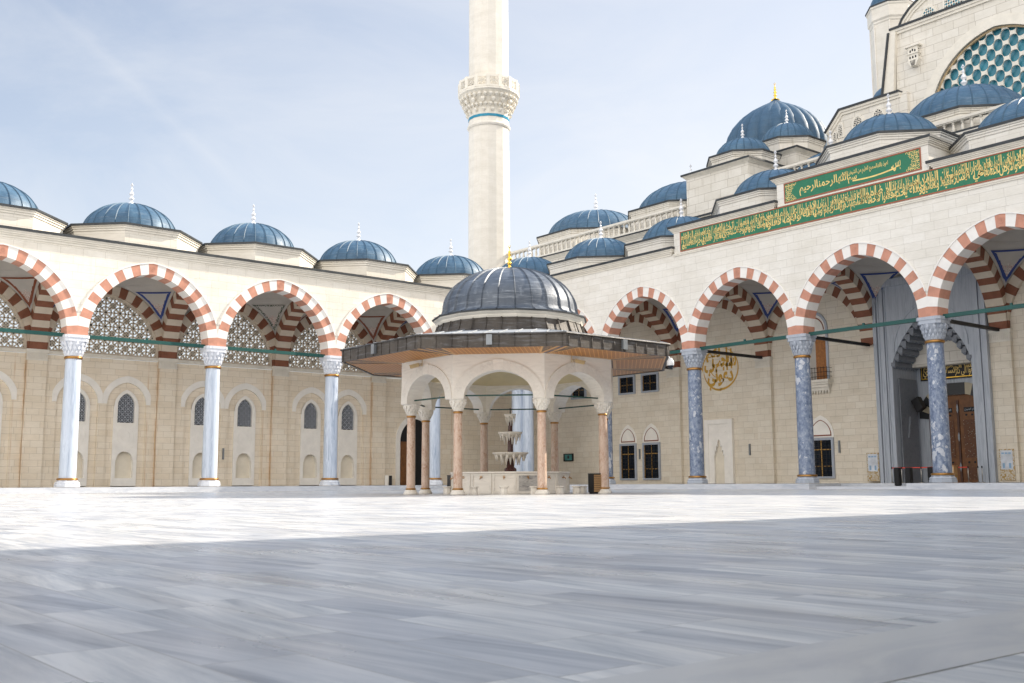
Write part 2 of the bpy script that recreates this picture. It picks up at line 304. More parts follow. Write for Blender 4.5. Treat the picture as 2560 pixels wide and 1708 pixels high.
# ---------------------------------------------------------------- mesh builder
class MB:
    def __init__(s): s.v = []; s.f = []; s.m = []; s.s = []
    def face(s, pts, mat=0, smooth=False):
        i = len(s.v); s.v.extend([tuple(p) for p in pts]); s.f.append(tuple(range(i, i+len(pts)))); s.m.append(mat); s.s.append(smooth)
    def idx(s, f, mat=0, smooth=False): s.f.append(tuple(f)); s.m.append(mat); s.s.append(smooth)
    def box(s, x0, x1, y0, y1, z0, z1, mat=0):
        i = len(s.v)
        s.v += [(x0, y0, z0), (x1, y0, z0), (x1, y1, z0), (x0, y1, z0), (x0, y0, z1), (x1, y0, z1), (x1, y1, z1), (x0, y1, z1)]
        for f in ((0, 3, 2, 1), (4, 5, 6, 7), (0, 1, 5, 4), (1, 2, 6, 5), (2, 3, 7, 6), (3, 0, 4, 7)): s.idx([i+k for k in f], mat)
    def obox(s, p0, p1, w, d, mat=0, up=(0, 0, 1)):
        """bar from p0 to p1, w wide (across), d deep along up"""
        p0 = Vector(p0); p1 = Vector(p1); t = (p1-p0).normalized(); up = Vector(up)
        if abs(t.dot(up)) > .98: up = Vector((1, 0, 0))
        a = t.cross(up).normalized(); b = a.cross(t).normalized(); i = len(s.v)
        for p in (p0, p1):
            for x, y in ((-1, -1), (1, -1), (1, 1), (-1, 1)): s.v.append(tuple(p+a*x*w/2+b*y*d/2))
        for f in ((0, 3, 2, 1), (4, 5, 6, 7), (0, 1, 5, 4), (1, 2, 6, 5), (2, 3, 7, 6), (3, 0, 4, 7)): s.idx([i+k for k in f], mat)
    def prism(s, poly, axis, a, b, mat=0, smooth=False):
        n = len(poly); i = len(s.v)
        def P(p, t): return {'y': (p[0], t, p[1]), 'x': (t, p[0], p[1]), 'z': (p[0], p[1], t)}[axis]
        s.v += [P(p, a) for p in poly]+[P(p, b) for p in poly]
        s.idx([i+k for k in range(n)], mat); s.idx([i+n+k for k in reversed(range(n))], mat)
        for k in range(n):
            l = (k+1) % n; s.idx([i+k, i+n+k, i+n+l, i+l], mat, smooth)
    def lathe(s, prof, n, c=(0, 0, 0), mat=0, smooth=True, ph=0, a0=0, a1=2*pi, sx=1, sy=1):
        full = abs(a1-a0-2*pi) < 1e-6; m = n if full else n+1; i = len(s.v)
        for r, z in prof:
            for k in range(m):
                t = ph+a0+(a1-a0)*k/n; s.v.append((c[0]+r*cos(t)*sx, c[1]+r*sin(t)*sy, c[2]+z))
        for j in range(len(prof)-1):
            for k in range(n):
                l = (k+1) % m if full else k+1
                s.idx([i+j*m+k, i+j*m+l, i+(j+1)*m+l, i+(j+1)*m+k], mat, smooth)
    def bridge(s, A, B, mat=0, close=True):
        n = len(A); i = len(s.v); s.v += [tuple(p) for p in A]+[tuple(p) for p in B]
        for k in range(n if close else n-1):
            l = (k+1) % n; s.idx([i+k, i+l, i+n+l, i+n+k], mat)
    def tube(s, p0, p1, r, n=8, mat=0, r1=None):
        p0 = Vector(p0); p1 = Vector(p1); t = (p1-p0).normalized(); up = Vector((0, 0, 1))
        if abs(t.z) > .95: up = Vector((1, 0, 0))
        a = t.cross(up).normalized(); b = a.cross(t); i = len(s.v); r1 = r if r1 is None else r1
        for p, q in ((p0, r), (p1, r1)):
            for k in range(n):
                g = 2*pi*k/n; s.v.append(tuple(p+a*q*cos(g)+b*q*sin(g)))
        for k in range(n): l = (k+1) % n; s.idx([i+k, i+l, i+n+l, i+n+k], mat, True)
        s.idx([i+k for k in reversed(range(n))], mat); s.idx([i+n+k for k in range(n)], mat)
    def mesh(s, name, mats):
        me = bpy.data.meshes.new(name); me.from_pydata(s.v, [], s.f)
        for m in mats: me.materials.append(m)
        me.polygons.foreach_set('material_index', s.m); me.polygons.foreach_set('use_smooth', s.s)
        bm = bmesh.new(); bm.from_mesh(me); bmesh.ops.remove_doubles(bm, verts=bm.verts, dist=1e-5)
        bmesh.ops.recalc_face_normals(bm, faces=bm.faces); bm.to_mesh(me); bm.free()
        return me
    def build(s, name, mats, parent=None, loc=(0, 0, 0), rz=0):
        if not isinstance(mats, (list, tuple)): mats = [mats]
        return link(name, s.mesh(name, mats), parent, loc, rz)
def link(name, me, parent=None, loc=(0, 0, 0), rz=0):
    o = bpy.data.objects.new(name, me); COL.objects.link(o); o.location = loc; o.rotation_euler = (0, 0, rz)
    if parent is not None: o.parent = parent
    return o
def thing(name, label, cat, loc=(0, 0, 0), rz=0, group=None):
    o = bpy.data.objects.new(name, None); COL.objects.link(o); o.location = loc; o.rotation_euler = (0, 0, rz)
    o.empty_display_size = .3
    return tag(o, label, cat, group)
def tag(o, label, cat, group=None):
    o['label'] = label; o['category'] = cat
    if group: o['group'] = group
    return o
def struct(o): o['kind'] = 'structure'; return o

# ---------------------------------------------------------------- shapes
def arc_pts(a, rise, n, th=0.0):
    """left half of a pointed arch, springing to apex, offset outward by th; (x,z)"""
    e = (rise*rise-a*a)/(2*a); R = a+e; Ro = R+th; t1 = math.acos(e/Ro) if e > 0 else pi/2
    return [(e-Ro*cos(t1*k/n), Ro*sin(t1*k/n)) for k in range(n+1)]
def arch_poly(a, rise, n, th=0.0):
    l = arc_pts(a, rise, n, th); return l+[(-x, z) for x, z in reversed(l[:-1])]
def clipx(poly, lim):
    out = []
    for sgn in (-1, 1):
        src = poly if sgn == -1 else out; out = []
        for k in range(len(src)):
            p, q = src[k], src[(k+1) % len(src)]; ip, iq = p[0]*sgn <= lim, q[0]*sgn <= lim
            if ip: out.append(p)
            if ip != iq:
                t = (sgn*lim-p[0])/(q[0]-p[0]); out.append((sgn*lim, p[1]+t*(q[1]-p[1])))
    return out
SPR = 9.6; RING = .69
def ring_mesh(a, rise, hs, v0, v1, along='u', nu=12.5, lip=False, th=RING):
    """striped voussoir ring centred on 0, springing at SPR; along u or v"""
    mb = MB(); e = (rise*rise-a*a)/(2*a); R = a+e; t1 = math.acos(e/R); du = t1/nu; Ro = R+th; to = math.acos(e/Ro)
    def P(r, t): return (e-r*cos(t), r*sin(t)+SPR)
    ax = 'y' if along == 'u' else 'x'
    n = int(nu)
    for i in range(n):
        a0, a1 = i*du, (i+1)*du; am = (a0+a1)/2; k = to/t1
        poly = [P(R, a0), P(R, am), P(R, a1), P(Ro, a1*k), P(Ro, am*k), P(Ro, a0*k)]
        poly = clipx(poly, hs)
        if len(poly) < 3: continue
        dv = .004 if i % 2 else 0
        for sg in (1, -1):
            mb.prism([(p[0]*sg, p[1]) for p in poly], ax, v0-dv, v1+dv, i % 2)
    a0 = n*du; k = to/t1
    half = [P(R, a0), (0, P(R, t1)[1])]; outer = [(0, P(Ro, to)[1]), P(Ro, a0*k)]
    poly = half+[(-half[0][0], half[0][1])]+[(-outer[1][0], outer[1][1]), outer[0], outer[1]]
    mb.prism(poly, ax, v0-.012, v1+.012, 0)
    if lip:
        c = (0, P(R+th/2, t1)[1]+.02); cz = c[1]
        mb.lathe([(0, .0), (.17, .0), (.2, .03), (.2, .05)], 14, (0, 0, 0), 0) if False else None
        A = [(x, v0-.05, z+SPR) for x, z in arch_poly(a, rise, 20, th)]; B = [(x, v0-.05, z+SPR) for x, z in arch_poly(a, rise, 20, th+.07)]
        keep = [k for k in range(len(A)) if abs(B[k][0]) <= hs-.005]
        A = [A[k] for k in keep]; B = [B[k] for k in keep]
        A2 = [(x, v0+.05, z) for x, y, z in A]; B2 = [(x, v0+.05, z) for x, y, z in B]
        mb.bridge(A, B, 1, False); mb.bridge(A, A2, 1, False); mb.bridge(B, B2, 1, False)
        for r0, r1 in ((.13, .19), (.03, .08)):
            mb.bridge([(r1*cos(t*pi/8), v0-.03, cz+r1*sin(t*pi/8)) for t in range(16)], [(r0*cos(t*pi/8), v0-.03, cz+r0*sin(t*pi/8)) for t in range(16)], 0)
            mb.bridge([(r1*cos(t*pi/8), v0-.03, cz+r1*sin(t*pi/8)) for t in range(16)], [(r1*cos(t*pi/8), v0+.0, cz+r1*sin(t*pi/8)) for t in range(16)], 0)
    return mb
def cornice(mb, u0, u1, v0, v1, z0, z1, mat=0, lead=None):
    h = z1-z0
    for p, a, b in ((.06, 0, .32), (.13, .32, .55), (.20, .55, .8), (.27, .8, 1)): mb.box(u0-p, u1+p, v0-p, v1+p, z0+h*a, z0+h*b-.002, mat)
    if lead is not None: mb.box(u0-.34, u1+.34, v0-.34, v1+.34, z1, z1+.15, lead)
def drum_prof(R, z0, z1):
    return [(R, z0), (R, z1-.36), (R+.07, z1-.34), (R+.07, z1-.22), (R+.14, z1-.2), (R+.14, z1-.1), (R+.21, z1-.08), (R+.21, z1)]
def make_drum(R, r, z0, z1, c, parent, mat=None):
    mb = MB(); mb.lathe(drum_prof(R, z0, z1), 8, c, 0, False, pi/8)
    mb.lathe([(R+.29, z1), (R+.29, z1+.13), (R+.1, z1+.16), (r*.7, z1+.24)], 8, c, 1, False, pi/8)
    mb.lathe([(R+.29, z1), (0, z1)], 8, c, 1, False, pi/8)
    return mb.build('drum', [mat or M_FRONT, M_LEADEDGE], parent)
_domes = {}
def dome_meshes(r, h, nr=24, fin=1.55, flare=.06, finmat=None, point=0.0):
    key = (r, h, nr, fin)
    if key in _domes: return _domes[key]
    mb = MB(); prof = [(r+flare, 0), (r+flare, .05)]
    for k in range(1, 17):
        t = pi/2*k/16; prof.append((r*cos(t)+.0, .05+h*sin(t)+point*max(0, (k-11)/5)**2))
    prof[-1] = (.02, prof[-1][1])
    mb.lathe(prof, 48, smooth=True)
    w = .030*max(1, r/3)
    for j in range(nr):
        g = 2*pi*(j+.5)/nr; ca, sa = cos(g), sin(g); tx, ty = -sa, ca
        L_, T_, R_ = [], [], []
        for (q, z) in prof[1:-2]:
            rr = q+.055
            L_.append((q*ca-tx*w, q*sa-ty*w, z)); R_.append((q*ca+tx*w, q*sa+ty*w, z)); T_.append((rr*ca, rr*sa, z+.045*z/h))
        mb.bridge(L_, T_, 1, False); mb.bridge(T_, R_, 1, False)
    f = MB(); s = fin/1.55
    z0 = h+.0
    f.lathe([(.36*s, 0), (.30*s, .10*s), (.16*s, .22*s), (.09*s, .32*s), (.07*s, .38*s), (.17*s, .46*s), (.19*s, .52*s), (.15*s, .58*s), (.06*s, .66*s), (.14*s, .76*s), (.17*s, .83*s), (.12*s, .93*s), (.05*s, 1.04*s), (.04*s, 1.1*s), (.09*s, 1.16*s), (.09*s, 1.2*s), (.03*s, 1.28*s), (.025*s, 1.36*s)], 12, (0, 0, z0))
    # leaf shaped open tip
    zt = z0+1.33*s
    A = [(0, zt), (.11*s, zt+.13*s), (0, zt+.30*s), (-.11*s, zt+.13*s)]; B = [(0, zt+.06*s), (.055*s, zt+.14*s), (0, zt+.22*s), (-.055*s, zt+.14*s)]
    for rz in (0, 1):
        for y in (-.018*s, .018*s):
            q = [((x, y, z) if not rz else (y, x, z)) for x, z in A]; p = [((x, y, z) if not rz else (y, x, z)) for x, z in B]; f.bridge(q, p)
        f.bridge([((x, -.018*s, z) if not rz else (-.018*s, x, z)) for x, z in A], [((x, .018*s, z) if not rz else (.018*s, x, z)) for x, z in A])
    _domes[key] = (mb.mesh('dome', [M_LEAD, M_SEAM]), f.mesh('finial', [finmat or M_FIN]))
    return _domes[key]
def put_dome(r, h, c, parent, nr=24, fin=1.55, **kw):
    a, b = dome_meshes(r, h, nr, fin, **kw)
    d = link('dome', a, parent, c); d.rotation_euler[2] = random.random()*.2
    f = link('finial', b, d); return d

# column with sub-parts; meshes shared
def column_meshes(shaft_mat, cap_mat, base_mat):
    sh = MB(); sh.lathe([(.50, .88), (.497, 3), (.485, 5.6), (.46, 8.18)], 28)
    ba = MB(); ba.lathe([(0, .36), (.74, .36), (.74, .50), (.70, .53), (.72, .60), (.66, .66), (.60, .70), (.60, .76), (0, .76)], 8, (0, 0, 0), 0, False, pi/8)
    ri = MB(); ri.lathe([(.50, .76), (.60, .76), (.62, .80), (.62, .85), (.58, .88), (.50, .90)], 28)
    rj = MB(); rj.lathe([(.45, 8.14), (.52, 8.15), (.54, 8.2), (.54, 8.26), (.50, 8.30), (.45, 8.30)], 28)
    ca = MB()
    ca.lathe([(.46, 8.3), (.50, 8.34), (.53, 8.5), (.57, 8.8), (.64, 9.05), (.70, 9.18), (.72, 9.24)], 16, smooth=False)
    for tier, (z, rr, n, hh, ww) in enumerate(((8.40, .54, 16, .26, .13), (8.62, .61, 16, .28, .15), (8.86, .69, 12, .34, .17))):
        for k in range(n):
            g = 2*pi*(k+.5*(tier % 2))/n; cx, cy = rr*cos(g), rr*sin(g); i = len(ca.v)
            rad_ = Vector((cos(g), sin(g), 0)); tan = Vector((-sin(g), cos(g), 0)); c0 = Vector((cx, cy, 0))
            tip = c0*.93+Vector((0, 0, z-.06)); ca.v.append(tuple(tip))
            for zz, q in ((z+hh*.45, 1.0), (z+hh, .55)):
                for a, b in ((-1, -1), (1, -1), (1, 1), (-1, 1)): ca.v.append(tuple(c0+tan*a*ww/2*q+rad_*b*.055+Vector((0, 0, zz))))
            for j in range(4): ca.idx([i, i+1+j, i+1+(j+1) % 4]); ca.idx([i+1+j, i+5+j, i+5+(j+1) % 4, i+1+(j+1) % 4])
            ca.idx([i+5, i+6, i+7, i+8])
    q = .70
    ca.prism([(-q, -q+.2), (-q+.2, -q), (q-.2, -q), (q, -q+.2), (q, q-.2), (q-.2, q), (-q+.2, q), (-q, q-.2)], 'z', 9.20, 9.42)
    q = .735
    ca.prism([(-q, -q+.16), (-q+.16, -q), (q-.16, -q), (q, -q+.16), (q, q-.16), (q-.16, q), (-q+.16, q), (-q, q-.16)], 'z', 9.42, 9.598)
    return [('column', sh.mesh('column', [shaft_mat])), ('base', ba.mesh('base', [base_mat])), ('ring', ri.mesh('ring', [M_GOLDB])), ('ring', rj.mesh('ring', [M_GOLDB])), ('capital', ca.mesh('capital', [cap_mat]))]
def put_column(ms, parent, u, v=0, label=None):
    c = link('column', ms[0][1], parent, (u, v, 0), random.random()*6)
    for n, me in ms[1:]: link(n, me, c, (0, 0, 0), -c.rotation_euler[2])
    if label: c['label'] = label
    return c

# ================================================================ arcades
A_F, RISE = 3.87, 4.33            # front arch half span and rise
def front_panel(mb, uc, hs, zt, v0, v1, extl=0, extr=0, mat=0):
    pts = [(x, z+SPR) for x, z in arch_poly(A_F, RISE, 22, RING-.03)]
    pts = [p for p in pts if abs(p[0]) < hs-.01]
    R = A_F+(RISE*RISE-A_F*A_F)/(2*A_F); e = R-A_F; Ro = R+RING-.03
    zj = SPR+sqrt(Ro*Ro-(hs+e)**2)
    poly = [(-hs-extl, zj), (-hs, zj)] if extl else [(-hs, zj)]
    poly += pts+[(hs, zj)]+([(hs+extr, zj)] if extr else [])+[(hs+extr, zt), (-hs-extl, zt)]
    mb.prism([(uc+x, z) for x, z in poly], 'y', v0, v1, mat)
    if extl: mb.box(uc-hs-extl, uc-hs-.002, v0, v1, SPR, zj, mat)
    if extr: mb.box(uc+hs+.002, uc+hs+extr, v0, v1, SPR, zj, mat)

def pend_surface(uc, hs, w, su, sv):
    """param surface of one pendentive: front/back (sv=-1/1), left/right (su=-1/1)"""
    vA = .575 if sv < 0 else w-.33
    vc = (.575+w-.33)/2
    uB = hs-.575                                  # transverse arch face
    at = (w-.9)/2-.05; et = (RISE*RISE-at*at)/(2*at)
    ef = (RISE*RISE-A_F*A_F)/(2*A_F)
    Rf = A_F+ef+RING; Rt = at+et+RING
    def A(s):   # on front/back wall, along arch extrados
        z0 = sqrt(max(0, Rf*Rf-(uB+ef)**2)); t0 = math.asin(z0/Rf); t1 = math.acos(ef/Rf); t = t0+(t1-t0)*s
        return (su*-(ef-Rf*cos(t)), vA-vc, SPR+Rf*sin(t)+.02)
    hv = (w-.33-.575)/2
    def Bp(s):
        z0 = sqrt(max(0, Rt*Rt-(hv+et)**2)); t0 = math.asin(min(1, z0/Rt)); t1 = math.acos(et/Rt); t = t0+(t1-t0)*s
        return (su*uB, sv*-(et-Rt*cos(t)), SPR+Rt*sin(t)+.02)
    def S(s, q, inset=0.0):
        a, b = A(s), Bp(s); ta, tb = atan2(a[1], a[0]), atan2(b[1], b[0])
        d = (tb-ta+pi) % (2*pi)-pi; t = ta+d*q; ra, rb = math.hypot(a[0], a[1]), math.hypot(b[0], b[1])
        r = ra+(rb-ra)*q-inset*(4*q*(1-q))*1.0; z = a[2]+(b[2]-a[2])*q
        rr = r-inset
        return (uc+rr*cos(t), vc+rr*sin(t), z)
    return S, vc
def make_vault(uc, hs, w, parent, paint):
    mb = MB(); pms = []; n, k = 14, 8
    for su in (-1, 1):
        for sv in (-1, 1):
            S, vc = pend_surface(uc, hs, w, su, sv)
            for i in range(n):
                for j in range(k):
                    mb.face([S(i/n, j/k), S((i+1)/n, j/k), S((i+1)/n, (j+1)/k), S(i/n, (j+1)/k)], 0, True)
            if sv < 0: continue
            pm = MB(); pms.append(pm)
            # painted triangle: border, plain field, arabesque field
            s0, s1, m = .05, .66, 40
            K = 28
            def lim(s): return .07+.03*(1-s)
            for i in range(m):
                sa, sb = s0+(s1-s0)*i/m, s0+(s1-s0)*(i+1)/m; f = (i+.5)/m
                for j in range(K):
                    qa, qb = j/K, (j+1)/K
                    def Q(s, q): l = lim(s)+.42*max(0, (1-(s-s0)/.10)); l = min(l, .5); return S(s, l+(1-2*l)*q, .03)
                    qc = (qa+qb)/2; wid = (1-2*lim(sa))*max(.12, f)
                    edge = min(qc, 1-qc)
                    bw = .085/max(.16, f)*.95
                    if edge < bw or f > .93: mt = 0
                    elif f < .60+.07*abs(sin(qc*pi*4.0))-.22*sin(qc*pi)+.12*(abs(qc-.5) < .07): mt = 2
                    else: mt = 1
                    pm.face([Q(sa, qa), Q(sb, qa), Q(sb, qb), Q(sa, qb)], mt, True)
    vc = (.575+w-.33)/2; rx = A_F+.02-.0; ry = (w-.33-.575)/2
    zt = SPR+sqrt((A_F+(RISE**2-A_F**2)/(2*A_F)+RING)**2-((RISE**2-A_F**2)/(2*A_F))**2)+.02
    mb.lathe([(hs-.575, 0), (hs*.78, .35), (hs*.5, .72), (hs*.25, .84), (0, .88)], 32, (uc, vc, zt), 0, True, sy=ry/(hs-.575))
    v = mb.build('vault', [M_PLASTER], parent)
    for pm in pms: pm.build('painted_panel', [paint, M_PLASTER, M_ARAB], v)
    return v

def lattice_bars(mb, inside, x0, x1, z0, z1, p, wd, y, dep, mat, diamonds=None):
    """star lattice: orthogonal + diagonal bars and octagon rings, clipped by inside(x,z)"""
    def seg(a, b):
        n = max(1, int(math.hypot(b[0]-a[0], b[1]-a[1])/.09)); run = None
        for i in range(n):
            c0 = (a[0]+(b[0]-a[0])*i/n, a[1]+(b[1]-a[1])*i/n); c1 = (a[0]+(b[0]-a[0])*(i+1)/n, a[1]+(b[1]-a[1])*(i+1)/n)
            ok = inside((c0[0]+c1[0])/2, (c0[1]+c1[1])/2)
            if ok and run is None: run = c0
            if run is not None and (not ok or i == n-1):
                e = c1 if ok else c0
                if e != run: mb.obox((run[0], y, run[1]), (e[0], y, e[1]), wd, dep, mat, (0, 1, 0))
                run = None
    nx = int((x1-x0)/p)+2; nz = int((z1-z0)/p)+2; r = p*.42
    for i in range(-nx, nx+1):
        for j in range(-1, nz+1):
            cx, cz = i*p, z0+j*p
            if cx < x0-p or cx > x1+p: continue
            pts = [(cx+r*cos(pi*k/4+pi/8), cz+r*sin(pi*k/4+pi/8)) for k in range(8)]
            for k in range(8):
                seg(pts[k], pts[(k+1) % 8]); seg((cx, cz), (cx+p*.5*cos(pi*k/4)/max(abs(cos(pi*k/4)), abs(sin(pi*k/4))), cz+p*.5*sin(pi*k/4)/max(abs(cos(pi*k/4)), abs(sin(pi*k/4)))))
            c = (cx+p/2, cz+p/2); q = p*.22
            d = [(c[0]+q, c[1]), (c[0], c[1]+q), (c[0]-q, c[1]), (c[0], c[1]-q)]
            for k in range(4): seg(d[k], d[(k+1) % 4])
            if diamonds is not None and all(inside(x, z) for x, z in d):
                for k in range(4):
                    a, b = d[k], d[(k+1) % 4]; m = ((a[0]+b[0])/2, (a[1]+b[1])/2)
                    if (i+j+k) % 2 == 0: mb.face([(a[0], y, a[1]), (c[0], y, c[1]), (b[0], y, b[1])], diamonds)

def arch_inside(a, rise, z0, m=0.0):
    e = (rise*rise-a*a)/(2*a); R = a+e-m
    return lambda x, z: (abs(x) < a-m if z <= z0 else math.hypot(abs(x)+e, z-z0) < R)

def arched(a, rise, zb, zs, n=16):
    """closed outline: jambs from zb, springing zs, pointed head; starts bottom left"""
    return [(-a, zb)]+[(x, zs+z) for x, z in arch_poly(a, rise, n)]+[(a, zb)]

# ---- shared meshes for the left arcade's window bay furniture (local x centred, v=0 is the wall face, z absolute)
def window_panel_mesh():
    mb = MB(); y = -.10
    def fr(A, B, mat=0, d=.36):
        mb.bridge([(x, y, z) for x, z in A], [(x, y, z) for x, z in B], mat)
        mb.bridge([(x, y, z) for x, z in B], [(x, y+d, z) for x, z in B], mat)
    n = 16
    out = arched(.86, 1.22, 4.72, 5.97, n); inn = arched(.60, .88, 4.84, 6.05, n)
    fr(out, inn)
    o2 = arched(.80, 1.14, 4.75, 5.99, n); i2 = arched(.68, 1.0, 4.79, 6.02, n)
    mb.bridge([(x, y-.025, z) for x, z in o2], [(x, y-.025, z) for x, z in i2]); mb.bridge([(x, y-.025, z) for x, z in o2], [(x, y, z) for x, z in o2]); mb.bridge([(x, y-.025, z) for x, z in i2], [(x, y, z) for x, z in i2])
    # middle square with round relief
    sq = [(-.86, 3.1), (-.86, 4.72), (.86, 4.72), (.86, 3.1)]
    mb.face([(x, y, z) for x, z in sq])
    for A, B in ((.74, .71), (.62, .59), (.34, .32)):
        c = [(A*cos(k*pi/14), y-.02, 3.92+A*sin(k*pi/14)) for k in range(28)]; d = [(B*cos(k*pi/14), y-.02, 3.92+B*sin(k*pi/14)) for k in range(28)]
        if A < .7: mb.bridge(c, d); mb.bridge(c, [(p[0], y, p[2]) for p in c]); mb.bridge(d, [(p[0], y, p[2]) for p in d])
    for a, b in ((3.12, 3.17), (4.63, 4.70)): mb.box(-.86, .86, y-.03, y, a, b)
    # lower niche
    N = 24
    nic = [(-.62, .95), (-.62, 2.20)]+[(-.56*cos(pi*k/N), 2.26+.56*sin(pi*k/N)*1.0) for k in range(N+1)]+[(.62, 2.20), (.62, .95)]
    mb.box(-.86, .86, y, .38, .40, .95)
    mb.prism([(-.86, .952)]+[(x, max(z, .952)) for x, z in nic]+[(.86, .952), (.86, 3.1), (-.86, 3.1)], 'y', y, .38)
    mb.box(-.18, .18, y-.02, y+.1, 2.80, 2.87)
    for s in (-1, 1): mb.box(s*.86-.015, s*.86+.015, y, .10, .40, 5.97)
    me1 = mb.mesh('window_surround', [M_SLAB])
    g = MB(); g.prism(arched(.60, .88, 4.84, 6.05, 12), 'y', .16, .19, 0); gl = g.mesh('pane', [M_GLASS])
    l = MB(); ins = arch_inside(.60, .88, 6.05, .0)
    lattice_bars(l, lambda x, z: z > 4.84 and ins(x, z), -.6, .6, 4.84, 6.95, .40, .022, .12, .03, 0)
    gr = l.mesh('grille', [M_GBAR])
    nb = MB(); nb.face([(x, .26, z) for x, z in nic]); ni = nb.mesh('niche', [M_NICHE])
    return me1, gl, gr, ni
WIN = window_panel_mesh()

def build_arcade(name, label, cat, loc, rz, edges, w, opt):
    root = thing(name, label, cat, loc, rz)
    hs = (edges[1]-edges[0])/2; n = len(edges)-1; zt = opt['zt']; cen = [(a+b)/2 for a, b in zip(edges, edges[1:])]
    mfront, mback = opt['front'], opt['back']
    # ---- front wall
    mb = MB()
    for i, uc in enumerate(cen):
        front_panel(mb, uc, hs, zt, -.55, .55, opt.get('extl', 0) if i == 0 else 0, opt.get('extr', 0) if i == n-1 else 0)
    mb.build('front_wall', [mfront], root)
    ua, ub = edges[0]-opt.get('extl', 0), edges[-1]+opt.get('extr', 0)
    if opt.get('cornice', True):
        mb = MB(); cornice(mb, ua, ub, -.55, .55, zt, zt+.45, 0, 1); mb.build('cornice', [M_TRIM, M_LEADEDGE], root)
    # ---- arches: one mesh each kind, one object each
    fa = ring_mesh(A_F, RISE, hs, -.575, .575, lip=True).mesh('arch', [M_RED, M_WHITE])
    at = (w-.9)/2-.05
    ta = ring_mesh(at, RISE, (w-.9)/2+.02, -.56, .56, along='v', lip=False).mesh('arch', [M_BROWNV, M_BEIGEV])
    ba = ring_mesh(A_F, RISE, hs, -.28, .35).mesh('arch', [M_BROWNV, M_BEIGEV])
    cs = opt['columns']
    skip = opt.get('nobackarch', ())
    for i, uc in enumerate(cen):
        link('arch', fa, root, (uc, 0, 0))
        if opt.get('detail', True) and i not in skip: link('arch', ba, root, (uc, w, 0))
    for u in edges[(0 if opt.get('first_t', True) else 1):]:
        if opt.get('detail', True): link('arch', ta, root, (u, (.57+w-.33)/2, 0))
    # ---- columns, tie beams
    for u in edges:
        if u in opt.get('nocol', ()): continue
        put_column(cs, root, u)
    tb = MB(); tb.box(-hs+.62, hs-.62, -.10, .10, 9.50, 9.72); tb.box(-.06, .06, -.06, .06, 9.72, 9.84); tbm = tb.mesh('tie_beam', [M_GREEN])
    for uc in cen: link('tie_beam', tbm, root, (uc, 0, 0))
    if opt.get('cross'):
        tb = MB(); tb.box(-.09, .09, .62, w-.33, 9.48, 9.68); tbm = tb.mesh('tie_beam', [M_BLACK])
        for u in edges[1:]: link('tie_beam', tbm, root, (u, 0, 0))
    # ---- roof deck, drums, domes
    mb = MB(); mb.box(ua, ub, .56, w+.5, 15.48, 15.56); mb.build('roof', [M_LEADEDGE], root)
    for i, uc in enumerate(cen):
        if not opt.get('domes', True): break
        rz_ = opt.get('raise', {}).get(i, 0)+opt.get('lift', 0)
        make_drum(4.5, 3.1, 15.56, 17.05+rz_, (uc, 4.12, 0), root, mfront)
        put_dome(3.1, 2.26, (uc, 4.12, 17.2+rz_), root)
    if opt.get('detail', True):
        paints = opt['paints']
        for i, uc in enumerate(cen): make_vault(uc, hs, w, root, paints[i % len(paints)])
        # pilasters on the back wall
        pm = MB(); pm.box(-.65, .65, w-.30, w-.003, .36, 8.84); pme = pm.mesh('pilaster', [mback])
        pc = MB(); pc.box(-.72, .72, w-.40, w-.004, 9.36, 9.597); pc.box(-.69, .69, w-.37, w-.004, 8.84, 8.95); pc.box(-.66, .66, w-.33, w-.004, 8.95, 9.36)
        for k in range(11): x = -.60+k*.12; pc.prism([(x-.035, 8.98), (x+.035, 8.98), (x+.035, 9.26), (x, 9.32), (x-.035, 9.26)], 'y', w-.365, w-.33)
        pcm = pc.mesh('capital', [M_TRIM])
        for u in edges:
            if u in opt.get('nopil', ()): continue
            p = link('pilaster', pme, root, (u, 0, 0)); link('capital', pcm, p)
    return root, hs, cen

M_RISER = marble('riser_marble', (.60, .62, .66), (.36, .40, .47), .9, (.5, .5, 2.5), .35, .7)
# ---------------------------------------------------------------- ground and platforms
def flat(name, x0, x1, y0, y1, z0, z1, mat):
    mb = MB(); mb.box(x0, x1, y0, y1, z0, z1-.004, 1); mb.face([(x0, y0, z1), (x1, y0, z1), (x1, y1, z1), (x0, y1, z1)], 0)
    return struct(mb.build(name, [mat, M_RISER]))
mb = MB(); mb.box(-900, 900, -900, 900, -.4, 0); struct(mb.build('ground', [M_FLOOR]))
mb = MB(); mb.box(65.18, 65.60, -90, 2, -.1, .0022); struct(mb.build('border_strip', [M_STRIP]))
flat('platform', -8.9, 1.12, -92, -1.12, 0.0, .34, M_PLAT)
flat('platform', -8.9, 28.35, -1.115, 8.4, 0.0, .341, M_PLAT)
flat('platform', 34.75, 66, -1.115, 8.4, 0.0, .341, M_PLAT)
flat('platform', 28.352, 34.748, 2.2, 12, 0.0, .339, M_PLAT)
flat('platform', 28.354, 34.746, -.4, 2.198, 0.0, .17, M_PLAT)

# ---------------------------------------------------------------- left arcade
COLW = column_meshes(M_COLW, M_CAPW, M_CAPW); COLB = column_meshes(M_BREC, M_FRAME, M_FRAME)
EL = [-63, -54, -45, -36, -27, -18, -9, 0]
WL = 8.3
AL, hsL, cenL = build_arcade('courtyard_arcade', 'long pale arcade with white marble columns and red striped arches left of the fountain', 'arcade', (0, 0, 0), pi/2, EL, WL,
    dict(zt=15.12, front=M_FRONT, back=M_BACK, columns=COLW, paints=[M_PB, M_PR, M_PR, M_PB, M_PG, M_PR, M_PB], extr=.55, nocol=(0,), nopil=(0,)))
